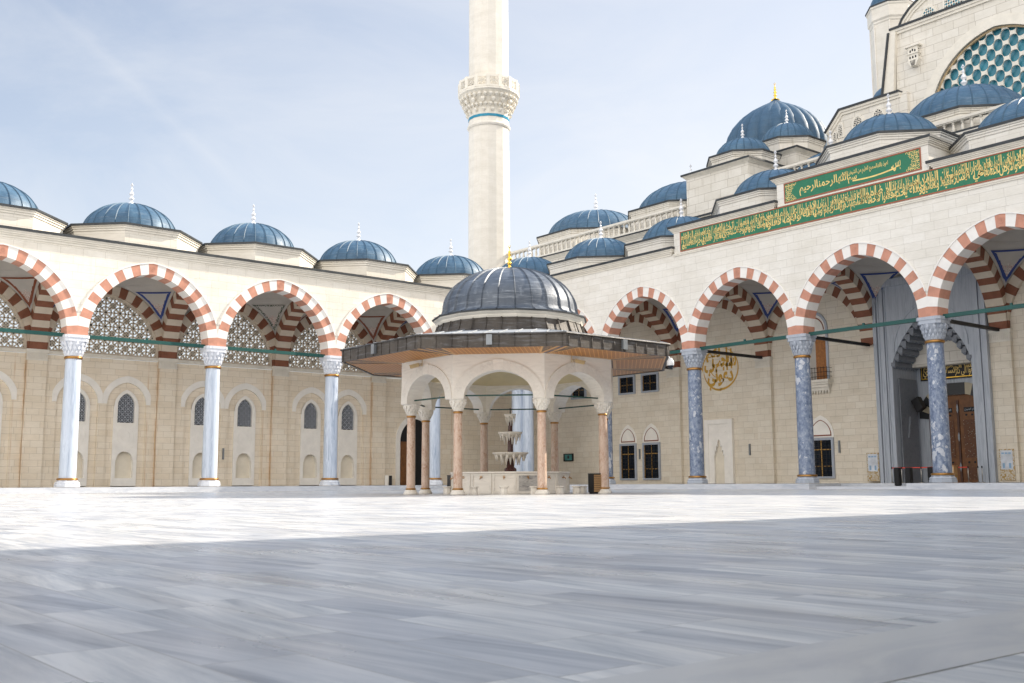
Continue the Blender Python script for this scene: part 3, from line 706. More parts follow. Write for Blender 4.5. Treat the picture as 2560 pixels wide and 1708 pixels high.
# back wall with twin blind arches, arched lattice lunettes above
mb = MB()
mb.box(-67.5, 8.3, WL+.34, WL+.8, .34, 9.32)
mb.box(-9.0, 8.3, WL, WL+.33, .345, 9.31)
for uc in cenL[:-1]:
    out = [(-3.83, .34), (-3.83, 9.30), (3.83, 9.30), (3.83, .34)]
    poly = [(-3.83, .341), (-3.83, 9.30), (3.83, 9.30), (3.83, .341)]
    for c in (1.69, -1.69):
        poly += [(c+x, z) for x, z in reversed(arched(1.39, 1.56, .341, 6.13, 12))]
        mb.bridge([(uc+c+x, WL, z) for x, z in arched(1.42, 1.59, .341, 6.13, 12)], [(uc+c+x, WL, z) for x, z in arched(.85, 1.21, .341, 5.97, 12)], 0, False)
    mb.prism([(uc+x, z) for x, z in poly], 'y', WL-.12, WL+.004)
    for q in (-hsL, 3.80): mb.box(uc+q, uc+q+.70, WL, WL+.33, .345, 9.31)
for uc in cenL:     # spandrels over the lunette arch
    pts = [(uc+x, z+SPR) for x, z in arch_poly(A_F, RISE, 20, RING-.04) if abs(x) < hsL-.01]
    mb.prism([(uc-hsL, 10.3)]+pts+[(uc+hsL, 10.3), (uc+hsL, 15.45), (uc-hsL, 15.45)], 'y', WL-.1, WL+.5)
    for s in (-1, 1): mb.box(uc+s*hsL-.35 if s > 0 else uc-hsL, uc+hsL if s > 0 else uc-hsL+.35, WL+.0, WL+.5, 9.32, 10.3)
mb.build('back_wall', [M_BACK], AL)
mb = MB(); 
for uc in cenL:
    mb.box(uc-3.84, uc+3.84, WL-.2, WL-.003, 9.33, 9.44); mb.box(uc-3.84, uc+3.84, WL-.27, WL-.003, 9.44, 9.56)
mb.build('string_course', [M_TRIM], AL)
bb = MB()
A = arched(1.80, 2.02, 6.13, 6.135, 16)[1:-1]; B = arched(1.385, 1.555, 6.13, 6.135, 16)[1:-1]
A = [(max(-1.685, min(1.685, x)), z) for x, z in A]
yb = -.165
bb.bridge([(x, yb, z) for x, z in A], [(x, yb, z) for x, z in B], 0, False); bb.bridge([(x, yb, z) for x, z in A], [(x, 0, z) for x, z in A], 0, False); bb.bridge([(x, yb, z) for x, z in B], [(x, 0, z) for x, z in B], 0, False)
bam = bb.mesh('blind_arch', [M_SLAB])
lat = MB(); ins = arch_inside(A_F-.02, RISE, SPR, .02)
lattice_bars(lat, lambda x, z: 9.60 < z and ins(x, z), -3.9, 3.9, 9.62, 13.95, 1.0, .08, 0, .22, 0, 1)
ring_o = arched(A_F+.05, RISE+.05, 9.56, SPR, 20); ring_i = arched(A_F-.17, RISE-.17, 9.70, SPR, 20)
lat.bridge([(x, -.14, z) for x, z in ring_o], [(x, -.14, z) for x, z in ring_i], 0); lat.bridge([(x, -.14, z) for x, z in ring_i], [(x, .14, z) for x, z in ring_i], 0)
latm = lat.mesh('lattice_screen', [M_LATT, M_OLIVE])
for uc in cenL:
    link('lattice_screen', latm, AL, (uc, WL+.16, 0))
for uc in cenL[:-1]:
    for c in (-1.69, 1.69):
        link('blind_arch', bam, AL, (uc+c, WL, 0))
        wn = link('window', WIN[0], AL, (uc+c, WL, 0)); link('pane', WIN[1], wn); link('grille', WIN[2], wn); link('niche', WIN[3], wn)
# door in the end bay of the left arcade (local u -7.1 .. -3.3)
dr = MB(); o = arched(2.05, 2.35, .345, 4.05, 16); i_ = arched(1.62, 1.9, .345, 4.05, 16)
dr.bridge([(x, -.08, z) for x, z in o], [(x, -.08, z) for x, z in i_]); dr.bridge([(x, -.08, z) for x, z in i_], [(x, .0, z) for x, z in i_]); dr.bridge([(x, -.08, z) for x, z in o], [(x, 0, z) for x, z in o])
ds = dr.build('doorway', [M_SLAB], AL, (-5.1, WL, 0))
d2 = MB(); d2.face([(x, -.004, z) for x, z in i_]); d2.build('dark_opening', [M_BLACK], ds)
d3 = MB(); d3.box(-1.6, -.85, -.16, -.02, .36, 4.0); d3.box(-1.5, -.95, -.19, -.16, .8, 1.9); d3.box(-1.5, -.95, -.19, -.16, 2.1, 3.7); d3.build('door', [M_DOOR], ds)

# ---------------------------------------------------------------- right (portal) arcade
U0 = .81; BW = 8.88
ER = [U0+BW*k for k in range(8)]
WR = 7.9
AR, hsR, cenR = build_arcade('portal_arcade', 'tall entrance arcade with blue mottled columns and green inscription band at right', 'arcade', (0, 0, 0), 0, ER, WR,
    dict(zt=16.42, front=M_FRONT2, back=M_BACK2, columns=COLB, paints=[M_PG, M_PB, M_PB, M_PB, M_PB, M_PR, M_PB], lift=1.0, **{'raise': {2: 1.55, 3: 3.05, 4: 1.55}}, extl=.255, cornice=False, cross=True, nocol=(U0,), nopil=(ER[3],), nobackarch=(3,)))
for p in ((.60, -.05), (-.05, -.62)): put_column(COLW, AR, p[0], p[1], 'white marble corner column')
# corner bay dome
make_drum(4.5, 3.1, 15.56, 18.05, (-4.0, 4.12, 0), AR, M_FRONT2); put_dome(3.1, 2.26, (-4.0, 4.12, 18.2), AR)
mb = MB(); mb.box(-8.9, .5, .56, WR+.5, 15.481, 15.56); mb.build('roof', [M_LEADEDGE], AR)
mb = MB()
mb.box(-8.9, 27.9, WR, WR+.6, .34, 15.45); mb.box(35.75, 66, WR, WR+.6, .34, 15.45); mb.box(27.9, 35.75, WR, WR+.6, 13.9, 15.45)
mb.build('back_wall', [M_BACK2], AR)
# raised wall levels with their copings
X1a, X1b, X2a, X2b = 17.50, 46.3, 26.45, 36.92
mb = MB()
mb.box(X1a, X1b, -.552, .45, 16.425, 17.97); mb.box(X2a, X2b, -.554, 3.2, 17.975, 19.50)
mb.build('raised_wall', [M_FRONT2], AR)
mb = MB()
cornice(mb, .55, X1a-.28, -.55, .55, 16.42, 16.87, 0, 1); cornice(mb, X1b+.28, 66, -.55, .55, 16.42, 16.87, 0, 1)
cornice(mb, X1a, X2a-.30, -.552, .45, 17.97, 18.30, 0, 1); cornice(mb, X2b+.30, X1b, -.552, .45, 17.97, 18.30, 0, 1)
cornice(mb, X2a, X2b, -.554, 3.2, 19.50, 19.84, 0, 1); mb.build('cornice', [M_TRIM, M_LEADEDGE], AR)
mb = MB(); mb.box(X1a-.05, X1b+.05, -.62, -.553, 16.30, 16.40); mb.box(X1a-.05, X1b+.05, -.66, -.553, 16.40, 16.47)
mb.box(X2a+.02, X2b-.02, -.60, -.555, 18.0, 18.07); mb.build('moulding', [M_TRIM], AR)

# ---- Arabic lettering: contextual presentation forms, laid out right to left
_F = {}
for ch, c, n in [('ا', 0xFE8D, 2), ('ب', 0xFE8F, 4), ('ة', 0xFE93, 2), ('ت', 0xFE95, 4), ('ث', 0xFE99, 4), ('ج', 0xFE9D, 4), ('ح', 0xFEA1, 4), ('خ', 0xFEA5, 4), ('د', 0xFEA9, 2), ('ذ', 0xFEAB, 2), ('ر', 0xFEAD, 2), ('ز', 0xFEAF, 2), ('س', 0xFEB1, 4), ('ش', 0xFEB5, 4), ('ص', 0xFEB9, 4), ('ض', 0xFEBD, 4), ('ط', 0xFEC1, 4), ('ظ', 0xFEC5, 4), ('ع', 0xFEC9, 4), ('غ', 0xFECD, 4), ('ف', 0xFED1, 4), ('ق', 0xFED5, 4), ('ك', 0xFED9, 4), ('ل', 0xFEDD, 4), ('م', 0xFEE1, 4), ('ن', 0xFEE5, 4), ('ه', 0xFEE9, 4), ('و', 0xFEED, 2), ('ى', 0xFEEF, 2), ('ي', 0xFEF1, 4), ('أ', 0xFE83, 2), ('ئ', 0xFE89, 4), ('لا', 0xFEFB, 2)]: _F[ch] = (c, n)
def shape(text):
    out = []
    for w in text.split(' '):
        t = []; i = 0
        while i < len(w):
            if w[i:i+2] == 'لا': t.append('لا'); i += 2
            else: t.append(w[i]); i += 1
        r = ''
        for k, ch in enumerate(t):
            if ch not in _F: r += ch; continue
            c, n = _F[ch]
            pj = k > 0 and t[k-1] in _F and _F[t[k-1]][1] == 4
            nj = n == 4 and k < len(t)-1 and t[k+1] in _F
            r += chr(c+((3 if pj else 2) if nj else (1 if pj else 0)))
        out.append(r)
    return ' '.join(out)[::-1]
def lettering(name, text, x0, x1, z0, z1, y, mat, parent, arab=True, depth=.02, bold=.006, pieces=None):
    """raised lettering in the x-z plane fitted to a box, facing -y; several texts merge into one mesh"""
    mb = MB()
    for tx, a, b, c, d in (pieces or [(text, x0, x1, z0, z1)]):
        cu = bpy.data.curves.new('t', 'FONT'); cu.body = shape(tx) if arab else tx; cu.resolution_u = 3; cu.offset = bold
        o = bpy.data.objects.new('t', cu); COL.objects.link(o)
        dg = bpy.context.evaluated_depsgraph_get(); me = bpy.data.meshes.new_from_object(o.evaluated_get(dg))
        bpy.data.objects.remove(o); bpy.data.curves.remove(cu)
        xs = [v.co.x for v in me.vertices]; ys = [v.co.y for v in me.vertices]
        if xs:
            sx = (b-a)/(max(xs)-min(xs)); sy = (d-c)/(max(ys)-min(ys)); i = len(mb.v); mx, my = min(xs), min(ys)
            mb.v += [(a+(v.co.x-mx)*sx, y, c+(v.co.y-my)*sy) for v in me.vertices]
            for p in me.polygons: mb.idx([i+k for k in p.vertices])
        bpy.data.meshes.remove(me)
    me = bpy.data.meshes.new(name); me.from_pydata(mb.v, [], mb.f); me.materials.append(mat)
    return link(name, me, parent)
# long band
VERSE = 'وسارعوا الى مغفرة من ربكم وجنة عرضها السموات والارض اعدت للمتقين الذين ينفقون في السراء والضراء والكاظمين الغيظ والعافين عن الناس والله يحب المحسنين والذين اذا فعلوا فاحشة او ظلموا انفسهم ذكروا الله فاستغفروا لذنوبهم ومن يغفر الذنوب الا الله ولم يصروا على ما فعلوا وهم يعلمون اولئك جزاؤهم مغفرة من ربهم وجنات تجري من تحتها الانهار خالدين فيها ونعم اجر العاملين صدق الله العظيم'.replace('ؤ', 'و').replace('ء', '').split(' ')
bx0, bx1, bz0, bz1 = 18.18, 45.6, 16.62, 17.90
def panel(name, x0, x1, z0, z1, y):
    mb = MB(); mb.box(x0, x1, y, -.553, z0, z1, 0); p = mb.build(name, [M_PANELG], AR)
    mb = MB(); b = .075
    mb.box(x0-b, x1+b, y-.02, -.5545, z1+.002, z1+b); mb.box(x0-b, x1+b, y-.02, -.5545, z0-b, z0-.002); mb.box(x0-b, x0-.002, y-.02, -.5545, z0-.001, z1+.001); mb.box(x1+.002, x1+b, y-.02, -.5545, z0-.001, z1+.001)
    mb.build('border', [M_BRICKF], p); return p
bp = panel('inscription_panel', bx0, bx1, bz0, bz1, -.585)
nch = 15; per = len(VERSE)/nch; pcs = []; cw = (bx1-bx0-.2)/nch
for k in range(nch):
    ws = VERSE[int(k*per):int((k+1)*per)]
    xr = bx1-.1-k*cw; h = max(1, len(ws)//2)
    pcs.append((' '.join(ws[:h]), xr-cw*1.0, xr, bz0+.05, bz0+.80)); 
    if ws[h:]: pcs.append((' '.join(ws[h:]), xr-cw*1.04, xr-cw*.06, bz0+.48, bz1-.04))
    pcs.append(('ا ل ا', xr-cw*.66, xr-cw*.44, bz0+.26, bz1-.05)); pcs.append(('لا ا' if k % 2 else 'ا ا ل', xr-cw*.30, xr-cw*.10, bz0+.30, bz1-.06)); pcs.append(('ا لا' if k % 3 else 'ل ا ا', xr-cw*.97, xr-cw*.78, bz0+.22, bz1-.08))
lettering('lettering', '', 0, 0, 0, 0, -.592, M_GILTP, bp, pieces=pcs, bold=.012)
tp = panel('inscription_panel', 27.10, 36.40, 18.20, 19.36, -.587)
lettering('lettering', 'اعوذ باللهالسميع العليم من الشيطن الرجيم', 31.2, 34.4, 18.78, 19.18, -.594, M_GILTP, tp, bold=.014)
lettering('lettering', '', 0, 0, 0, 0, -.594, M_GILTP, tp, bold=.014, pieces=[
    ('اللهالرحمنالرحيم', 28.2, 31.7, 18.36, 19.16), ('سم', 31.7, 32.3, 18.36, 18.78), ('بسـ', 34.6, 35.2, 18.42, 19.02)])
mb = MB()      # long stretched stroke and corner arabesques
for k in range(16):
    a, b = k/16, (k+1)/16; za, zb = 18.44-.10*sin(a*pi)+.12*a, 18.44-.10*sin(b*pi)+.12*b
    mb.face([(32.0+2.9*a, -.5945, za), (32.0+2.9*b, -.5945, zb), (32.0+2.9*b, -.5945, zb+.09), (32.0+2.9*a, -.5945, za+.09)])
mb.build('stretched_stroke', [M_GILTP], tp)
rs = random.Random(3)
for sx, x0 in ((1, 27.14), (-1, 36.36)):
    mb = MB()
    for j in range(9):
        for i in range(8):
            z = 18.26+1.03*j/8.2; lim_ = .42+.38*abs(j/8-.5)*2
            x = .06+i*.115
            if x > lim_: continue
            a = rs.random()*6; 
            for q in range(5):
                g0, g1 = a+q*.8, a+(q+1)*.8; r0, r1 = .075, .045
                P = lambda r, g: (x0+sx*(x+r*cos(g)), -.5945-.0006*((i+j) % 3), z+r*sin(g))
                mb.face([P(r0, g0), P(r0, g1), P(r1, g1), P(r1, g0)])
    mb.build('arabesque', [M_GILTP], tp)

# ---- windows of the right wall
def slab_frame(mb, A, B, y, d, mat=0, close=True):
    mb.bridge([(x, y, z) for x, z in A], [(x, y, z) for x, z in B], mat, close); mb.bridge([(x, y, z) for x, z in A], [(x, y+d, z) for x, z in A], mat, close); mb.bridge([(x, y, z) for x, z in B], [(x, y+d, z) for x, z in B], mat, close)
def rect(a, z0, z1): return [(-a, z0), (-a, z1), (a, z1), (a, z0)]
def barred_window(x, z0, z1, hw, pointed=None, nv=5, nh=9):
    y = WR
    mb = MB(); slab_frame(mb, rect(hw, z0, z1), rect(hw-.17, z0+.13, z1-.17), -.14, .14); slab_frame(mb, rect(hw-.06, z0+.05, z1-.06), rect(hw-.12, z0+.09, z1-.12), -.165, .03)
    w_ = mb.build('window', [M_FRAME], AR, (x, y, 0))
    mb = MB(); mb.box(-hw+.16, hw-.16, -.03, -.006, z0+.12, z1-.16); mb.build('pane', [M_GLASS], w_)
    mb = MB(); a = hw-.17
    mb.box(-.035, .035, -.065, -.045, z0+.12, z1-.16); mb.box(-a, -a+.05, -.065, -.045, z0+.12, z1-.16); mb.box(a-.05, a, -.065, -.045, z0+.12, z1-.16)
    for q in (.28, .74) if z1-z0 > 2 else (.5,): mb.box(-a, a, -.066, -.046, z0+.12+(z1-z0-.29)*q-.035, z0+.12+(z1-z0-.29)*q+.035)
    mb.build('sash', [M_YEL], w_)
    mb = MB()
    for k in range(nv): q = -a+2*a*(k+.5)/nv; mb.tube((q, -.10, z0+.12), (q, -.10, z1-.16), .014, 6)
    for k in range(nh): q = z0+.12+(z1-z0-.29)*(k+.5)/nh; mb.tube((-a, -.10, q), (a, -.10, q), .014, 6)
    for i in range(nv):
        for k in range(nh): q = -a+2*a*(i+.5)/nv; zz = z0+.12+(z1-z0-.29)*(k+.5)/nh; mb.box(q-.03, q+.03, -.125, -.075, zz-.03, zz+.03)
    mb.build('grille', [M_BLACK], w_)
    if pointed:
        zs = z1+.16
        mb = MB(); mb.prism([(-hw-.02, zs-.13)]+[(px, zs+pz) for px, pz in arch_poly(hw+.02, 1.42, 12)]+[(hw+.02, zs-.13)], 'y', -.05, .0)
        t = mb.build('tympanum', [M_SLAB], w_)
        mb = MB(); A = [(px, zs+pz) for px, pz in arch_poly(hw-.16, 1.10, 12)]; B = [(px, zs+.05+pz) for px, pz in arch_poly(hw-.235, 1.0, 12)]
        slab_frame(mb, A, B, -.07, .03, 0, False); mb.box(-hw+.16, hw-.16, -.07, -.04, zs-.045, zs+.045); mb.build('red_outline', [M_PR], t)
    return w_
for x in (4.25, 6.92): barred_window(x, .68, 3.70, .97, True, 5, 9)
barred_window(23.15, .68, 3.50, 1.02, True, 6, 9)
for x in (4.25, 6.92, -1.75, -4.3): barred_window(x, 7.85, 9.45, .97, None, 5, 5)
for x in (40.6,): barred_window(x, .68, 3.50, 1.02, True, 6, 9)
for x in (4.25, 6.92):
    mb = MB(); slab_frame(mb, [(px, 10.9+pz) for px, pz in arch_poly(.82, 1.0, 10)], [(px, 10.9+pz) for px, pz in arch_poly(.74, .9, 10)], -.02, .02, 0, False); mb.build('red_outline', [M_PR], AR, (x, WR, 0))
# balcony door above the single window
mb = MB(); slab_frame(mb, [(-.95, 7.55)]+[(x, 11.2+z) for x, z in arch_poly(.95, 1.25, 12)]+[(.95, 7.55)], [(-.78, 7.55)]+[(x, 11.2+z) for x, z in arch_poly(.78, 1.05, 12)]+[(.78, 7.55)], -.10, .10)
bd = mb.build('balcony_door', [M_FRAME], AR, (23.12, WR, 0))
mb = MB(); mb.prism([(-.78, 10.55)]+[(x, 11.2+z) for x, z in arch_poly(.78, 1.05, 12)]+[(.78, 10.55)], 'y', -.03, -.004); mb.build('tympanum', [M_SLAB], bd)
mb = MB(); slab_frame(mb, [(x, 11.1+z) for x, z in arch_poly(.66, .95, 10)], [(x, 11.1+z) for x, z in arch_poly(.59, .85, 10)], -.05, .02, 0, False); mb.box(-.70, .70, -.05, -.03, 10.52, 10.60); mb.build('red_outline', [M_PR], bd)
mb = MB(); mb.box(-.76, -.10, -.03, -.004, 7.6, 10.52); mb.build('curtain_panel', [M_PLASTER], bd)
mb = MB(); mb.box(-.08, .76, -.06, -.004, 7.6, 10.52)
for k in range(4): mb.box(.06, .62, -.08, -.06, 7.75+k*.70, 8.35+k*.70)
mb.build('door_leaf', [M_WOOD], bd)
mb = MB(); mb.box(-1.2, 1.2, -.62, -.002, 7.36, 7.54); mb.box(-1.12, 1.12, -.50, -.002, 7.22, 7.36); mb.box(-1.04, 1.04, -.38, -.002, 7.02, 7.22); mb.box(-.98, .98, -.24, -.002, 6.80, 7.02)
for k in range(9): q = -.92+k*.23; mb.prism([(q-.08, 6.80), (q+.08, 6.80), (q, 6.55)], 'y', -.20, -.002)
mb.build('balcony_slab', [M_TRIM], bd)
mb = MB()
for k in range(10): q = -1.1+k*2.2/9; mb.tube((q, -.56, 7.54), (q, -.56, 8.42), .016, 6)
for z in (7.75, 8.05, 8.36): mb.tube((-1.14, -.56, z), (1.14, -.56, z), .018, 6); mb.tube((1.12, -.58, z), (1.12, -.02, z), .018, 6); mb.tube((-1.12, -.58, z), (-1.12, -.02, z), .018, 6)
mb.build('railing', [M_BLACK], bd)
# prayer niche slab between two columns
mb = MB()
N = [(-.48, .36), (-.48, 2.55), (-.40, 2.62), (-.40, 2.85), (-.28, 2.92), (-.28, 3.2), (-.14, 3.28), (-.14, 3.5), (0, 3.72), (.14, 3.5), (.14, 3.28), (.28, 3.2), (.28, 2.92), (.40, 2.85), (.40, 2.62), (.48, 2.55), (.48, .36)]
mb.prism([(-.99, .361)]+N+[(.99, .361), (.99, 4.098), (-.99, 4.098)], 'y', -.20, -.004)
mb.box(-1.36, -1.0, -.26, -.003, .36, 5.24); mb.box(1.0, 1.36, -.26, -.003, .36, 5.24); mb.box(-1.0, 1.0, -.262, -.003, 4.88, 5.238); mb.box(-1.0, 1.0, -.18, -.004, 4.10, 4.88)
mb.box(-.70, .70, -.215, -.18, 4.24, 4.30); mb.box(-.70, .70, -.215, -.18, 4.66, 4.72); mb.box(-1.06, -.98, -.23, -.004, .36, 4.9); mb.box(.98, 1.06, -.23, -.004, .36, 4.9)
for i, (x, z) in enumerate(N[1:8]):
    for s in (-1, 1): mb.prism([(s*x-.05, z-.02), (s*x+.05, z-.02), (s*x, z-.16)], 'y', -.2, -.08)
mh = mb.build('prayer_niche', [M_SLAB], AR, (14.1, WR, 0))
mb = MB(); mb.prism(N, 'y', -.03, -.005); mb.build('niche', [M_NICHE], mh)
# gilt calligraphy roundel painted on the wall above the niche
cx, cz = 14.28, 9.18
pcs = [('لكم', cx-1.35, cx+.1, cz+.55, cz+1.62), ('ا', cx+.62, cx+.80, cz-.2, cz+1.66), ('ستجب', cx-.75, cx+1.62, cz-.25, cz+1.05), ('ب', cx-1.55, cx-.55, cz-.55, cz+.45), ('دعوني', cx-1.25, cx+1.30, cz-1.66, cz-.05), ('ا', cx+1.05, cx+1.22, cz-.1, cz+1.45), ('١٤', cx-.75, cx-.5, cz-1.6, cz-1.45), ('٣٨', cx+.35, cx+.6, cz-1.7, cz-1.55)]
cal = lettering('calligraphy', '', 0, 0, 0, 0, WR-.012, M_GOLDT, AR, pieces=pcs, bold=.048)
mb = MB()
def stroke(pts, w0, w1, y):
    n = len(pts)-1
    for k in range(n):
        (xa, za), (xb, zb) = pts[k], pts[k+1]; dx, dz = xb-xa, zb-za; l = math.hypot(dx, dz) or 1; nx, nz = -dz/l, dx/l
        wa = w0+(w1-w0)*k/n; wb = w0+(w1-w0)*(k+1)/n
        mb.face([(xa-nx*wa, y, za-nz*wa), (xb-nx*wb, y, zb-nz*wb), (xb+nx*wb, y, zb+nz*wb), (xa+nx*wa, y, za+nz*wa)])
for a0, a1, rx, rz, w0, w1 in ((-.5*pi, .42*pi, 1.78, 1.62, .085, .02), (-.95*pi, -.48*pi, 1.62, 1.66, .03, .09), (.62*pi, 1.02*pi, 1.72, 1.5, .03, .06), (.98*pi, 1.45*pi, .9, .72, .05, .02)):
    stroke([(cx+rx*cos(a0+(a1-a0)*k/20), cz+rz*sin(a0+(a1-a0)*k/20)) for k in range(21)], w0, w1, WR-.0135)
mb.build('calligraphy_stroke', [M_GOLDT], cal)

# ---- portal
PX = 31.83
po = thing('portal', 'tall blue grey marble doorway with carved hood behind the blue mottled columns', 'portal', (PX, WR, 0))
oa = 2.70
hood = [(-oa, .34), (-oa, 8.0)]
for k in range(1, 12): t = k/12; hood.append((-oa*(1-t)**.85*(1+.12*sin(pi*t)), 8.0+3.75*t**.95))
hood += [(0, 11.75)]; hood += [(-x, z) for x, z in reversed(hood[:-1])]
mb = MB(); mb.prism([(-3.86, .34)]+hood+[(3.86, .34), (3.86, 13.9), (-3.86, 13.9)], 'y', -.42, 2.9)
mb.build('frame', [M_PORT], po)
mb = MB()
for s in (-1, 1):
    for a, b, d in ((3.86, 3.62, .62), (3.58, 3.45, .52), (3.40, 3.10, .56), (3.06, 2.98, .48)):
        mb.box(min(s*a, s*b), max(s*a, s*b), -d, -.43, .341, 13.3)
mb.box(-3.86, 3.86, -.60, -.44, 13.3, 13.8)
for a, b in ((2.62, .06),):
    A = arch_poly(a, 3.3, 14); B = arch_poly(a-.16, 3.1, 14); slab_frame(mb, [(x, 8.9+z) for x, z in A], [(x, 8.9+z) for x, z in B], -.47, .05, 0, False)
mb.build('moulding', [M_PORT], po)
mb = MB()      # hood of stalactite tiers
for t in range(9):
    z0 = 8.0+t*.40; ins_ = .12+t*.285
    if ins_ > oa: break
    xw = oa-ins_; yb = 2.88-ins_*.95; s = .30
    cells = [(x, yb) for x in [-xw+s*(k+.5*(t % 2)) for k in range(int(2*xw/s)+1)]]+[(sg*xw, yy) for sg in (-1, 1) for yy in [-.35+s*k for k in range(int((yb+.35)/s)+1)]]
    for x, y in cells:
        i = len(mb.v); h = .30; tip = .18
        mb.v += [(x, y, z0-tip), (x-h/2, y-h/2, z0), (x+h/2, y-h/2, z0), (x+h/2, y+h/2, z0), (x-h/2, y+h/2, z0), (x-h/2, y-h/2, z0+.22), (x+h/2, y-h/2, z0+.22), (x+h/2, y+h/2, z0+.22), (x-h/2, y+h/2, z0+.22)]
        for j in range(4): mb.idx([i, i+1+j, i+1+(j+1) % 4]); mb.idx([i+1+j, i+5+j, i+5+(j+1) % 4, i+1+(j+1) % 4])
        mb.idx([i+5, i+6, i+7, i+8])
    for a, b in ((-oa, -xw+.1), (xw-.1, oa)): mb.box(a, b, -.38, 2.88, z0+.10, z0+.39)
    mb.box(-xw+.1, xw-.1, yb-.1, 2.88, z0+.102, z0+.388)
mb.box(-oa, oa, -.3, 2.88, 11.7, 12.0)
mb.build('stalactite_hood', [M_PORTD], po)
# rear wall of the recess with the door
mb = MB(); D = [(-1.98, .34)]+[(x, 4.55+z) for x, z in arch_poly(1.98, 1.45, 16)]+[(1.98, .34)]
mb.prism([(-oa+.002, .34)]+D+[(oa-.002, .34), (oa-.002, 9.2), (-oa+.002, 9.2)], 'y', 2.55, 2.9)
rb = mb.build('rear_wall', [M_PORT], po)
mb = MB(); mb.box(-oa+.1, -oa+.16, .1, 2.2, .36, 7.2); mb.box(-oa+.1, -oa+.15, .3, .4, .5, 7); mb.box(-oa+.1, -oa+.15, 1.8, 1.9, .5, 7)
for k in range(5): mb.prism([(1.1-.30+.06*k, 3.3+.28*k), (1.1+.30-.06*k, 3.3+.28*k), (1.1+.24-.06*k, 3.58+.28*k), (1.1-.24+.06*k, 3.58+.28*k)], 'x', -oa+.16, -oa+.24+.03*(k % 2))
mb.build('side_niche', [M_PORTD], po)
mb = MB(); e_ = arch_poly(1.98, 1.45, 13); f_ = arch_poly(2.62, 2.2, 13)
for k in range(len(e_)-1): mb.prism([(e_[k][0], 4.55+e_[k][1]), (e_[k+1][0], 4.55+e_[k+1][1]), (f_[k+1][0], 4.62+f_[k+1][1]), (f_[k][0], 4.62+f_[k][1])], 'y', 2.50-.002*(k % 2), 2.56, (k//2+1) % 2)
mb.build('arch', [simple('cream_voussoir', (.50, .44, .32), .5, 0, .06, 2), simple('black_voussoir', (.03, .032, .035), .4, 0, .1, 3)], po)
mb = MB(); mb.prism([(x*.999, z) for x, z in D], 'y', 2.70, 2.80); dr = mb.build('door', [M_DOOR], po)
mb = MB()
for s in (-1, 1):
    for z0, z1 in ((.55, 1.35), (1.95, 4.4)): mb.box(s*.95-.62, s*.95+.62, 2.665, 2.70, z0, z1)
mb.build('carved_panel', [M_DOORP], dr)
mb = MB(); mb.prism([(.07*cos(k*pi/4), .07*sin(k*pi/4)) for k in range(8)], 'y', 2.66, 2.70); sdm = mb.mesh('stud', [M_BLACK])
for s in (-1, 1):
    for z in (1.65, 4.72):
        for q in (.55, .95, 1.35): link('stud', sdm, dr, (s*q, 0, z))
mb = MB(); mb.box(-.075, .075, 2.63, 2.70, .4, 5.7); mb.build('meeting_stile', [simple('dark_wood', (.07, .025, .012), .5)], dr)
mb = MB()
for z in (1.35, 3.3, 5.15): mb.prism([(0, z-.30), (.07, z-.1), (.05, z), (.07, z+.1), (0, z+.30), (-.07, z+.1), (-.05, z), (-.07, z-.1)], 'y', 2.60, 2.63)
mb.build('handle', [M_GREY], dr)
for s, tx in ((-1, 'ادخلوها'), (1, 'بسلام امنين')):
    mb = MB(); mb.box(s*.95-.55, s*.95+.55, 2.66, 2.70, 4.92, 5.22); q = mb.build('name_plate', [M_BLACK], dr)
    lettering('lettering', tx, s*.95-.5, s*.95+.5, 4.97, 5.17, 2.655, M_GBAR, q)
mb = MB(); mb.box(-2.36, 2.36, 2.44, 2.54, 7.12, 8.36); ib = mb.build('inscription_board', [M_BLACK], po)
mb = MB(); slab_frame(mb, [(-2.28, 7.20), (-2.28, 8.28), (2.28, 8.28), (2.28, 7.20)], [(-2.22, 7.26), (-2.22, 8.22), (2.22, 8.22), (2.22, 7.26)], 2.42, .02); mb.build('border', [M_GOLD], ib)
lettering('lettering', '', 0, 0, 0, 0, 2.425, M_GILTP, ib, bold=.015, pieces=[('والله يدعوا الى دار', .1, 2.15, 7.28, 7.92), ('السلام ويهدي', -2.15, .2, 7.28, 7.92), ('من يشا الى', .0, 2.1, 7.66, 8.20), ('صراط مستقيم', -2.1, -.05, 7.66, 8.20)])

# ================================================================ prayer hall behind the portal arcade
PH = thing('prayer_hall', 'big pale prayer hall with blue domes and teal lattice arch rising behind the portal arcade', 'mosque', (0, 0, 0))
mb = MB()
mb.box(-13.4, 17.0, 9.5, 60, 8, 21.55); mb.box(17.0, 70, 9.5, 60, 8, 22.75)
mb.build('wall', [M_UP], PH)
mb = MB(); cornice(mb, -13.1, 16.7, 9.5, 30, 21.55, 21.95, 0, 1); cornice(mb, 17.3, 70, 9.5, 30, 22.75, 23.1, 0, 1)
mb.box(-13.4, 16.9, 9.40, 9.499, 20.6, 20.75); mb.build('cornice', [M_TRIM, M_LEADEDGE], PH)
def balustrade(x0, x1, y, z0, z1, step=.62):
    mb = MB(); n = int((x1-x0)/step)
    mb.box(x0, x1, y-.22, y+.22, z0, z0+.14); mb.box(x0, x1, y-.24, y+.24, z1-.18, z1); mb.box(x0, x1, y-.18, y+.18, z1-.25, z1-.18)
    for k in range(n):
        x = x0+(k+.5)*(x1-x0)/n; h = z1-z0-.39
        mb.lathe([(.13, 0), (.13, h*.08), (.07, h*.14), (.12, h*.34), (.125, h*.45), (.075, h*.72), (.07, h*.86), (.13, h*.92), (.13, h)], 8, (x, y, z0+.14))
    return mb.build('balustrade', [M_TRIM], PH)
balustrade(-13.3, 10.1, 9.35, 22.05, 23.32); balustrade(16.8, 60, 9.35, 22.95, 24.15)
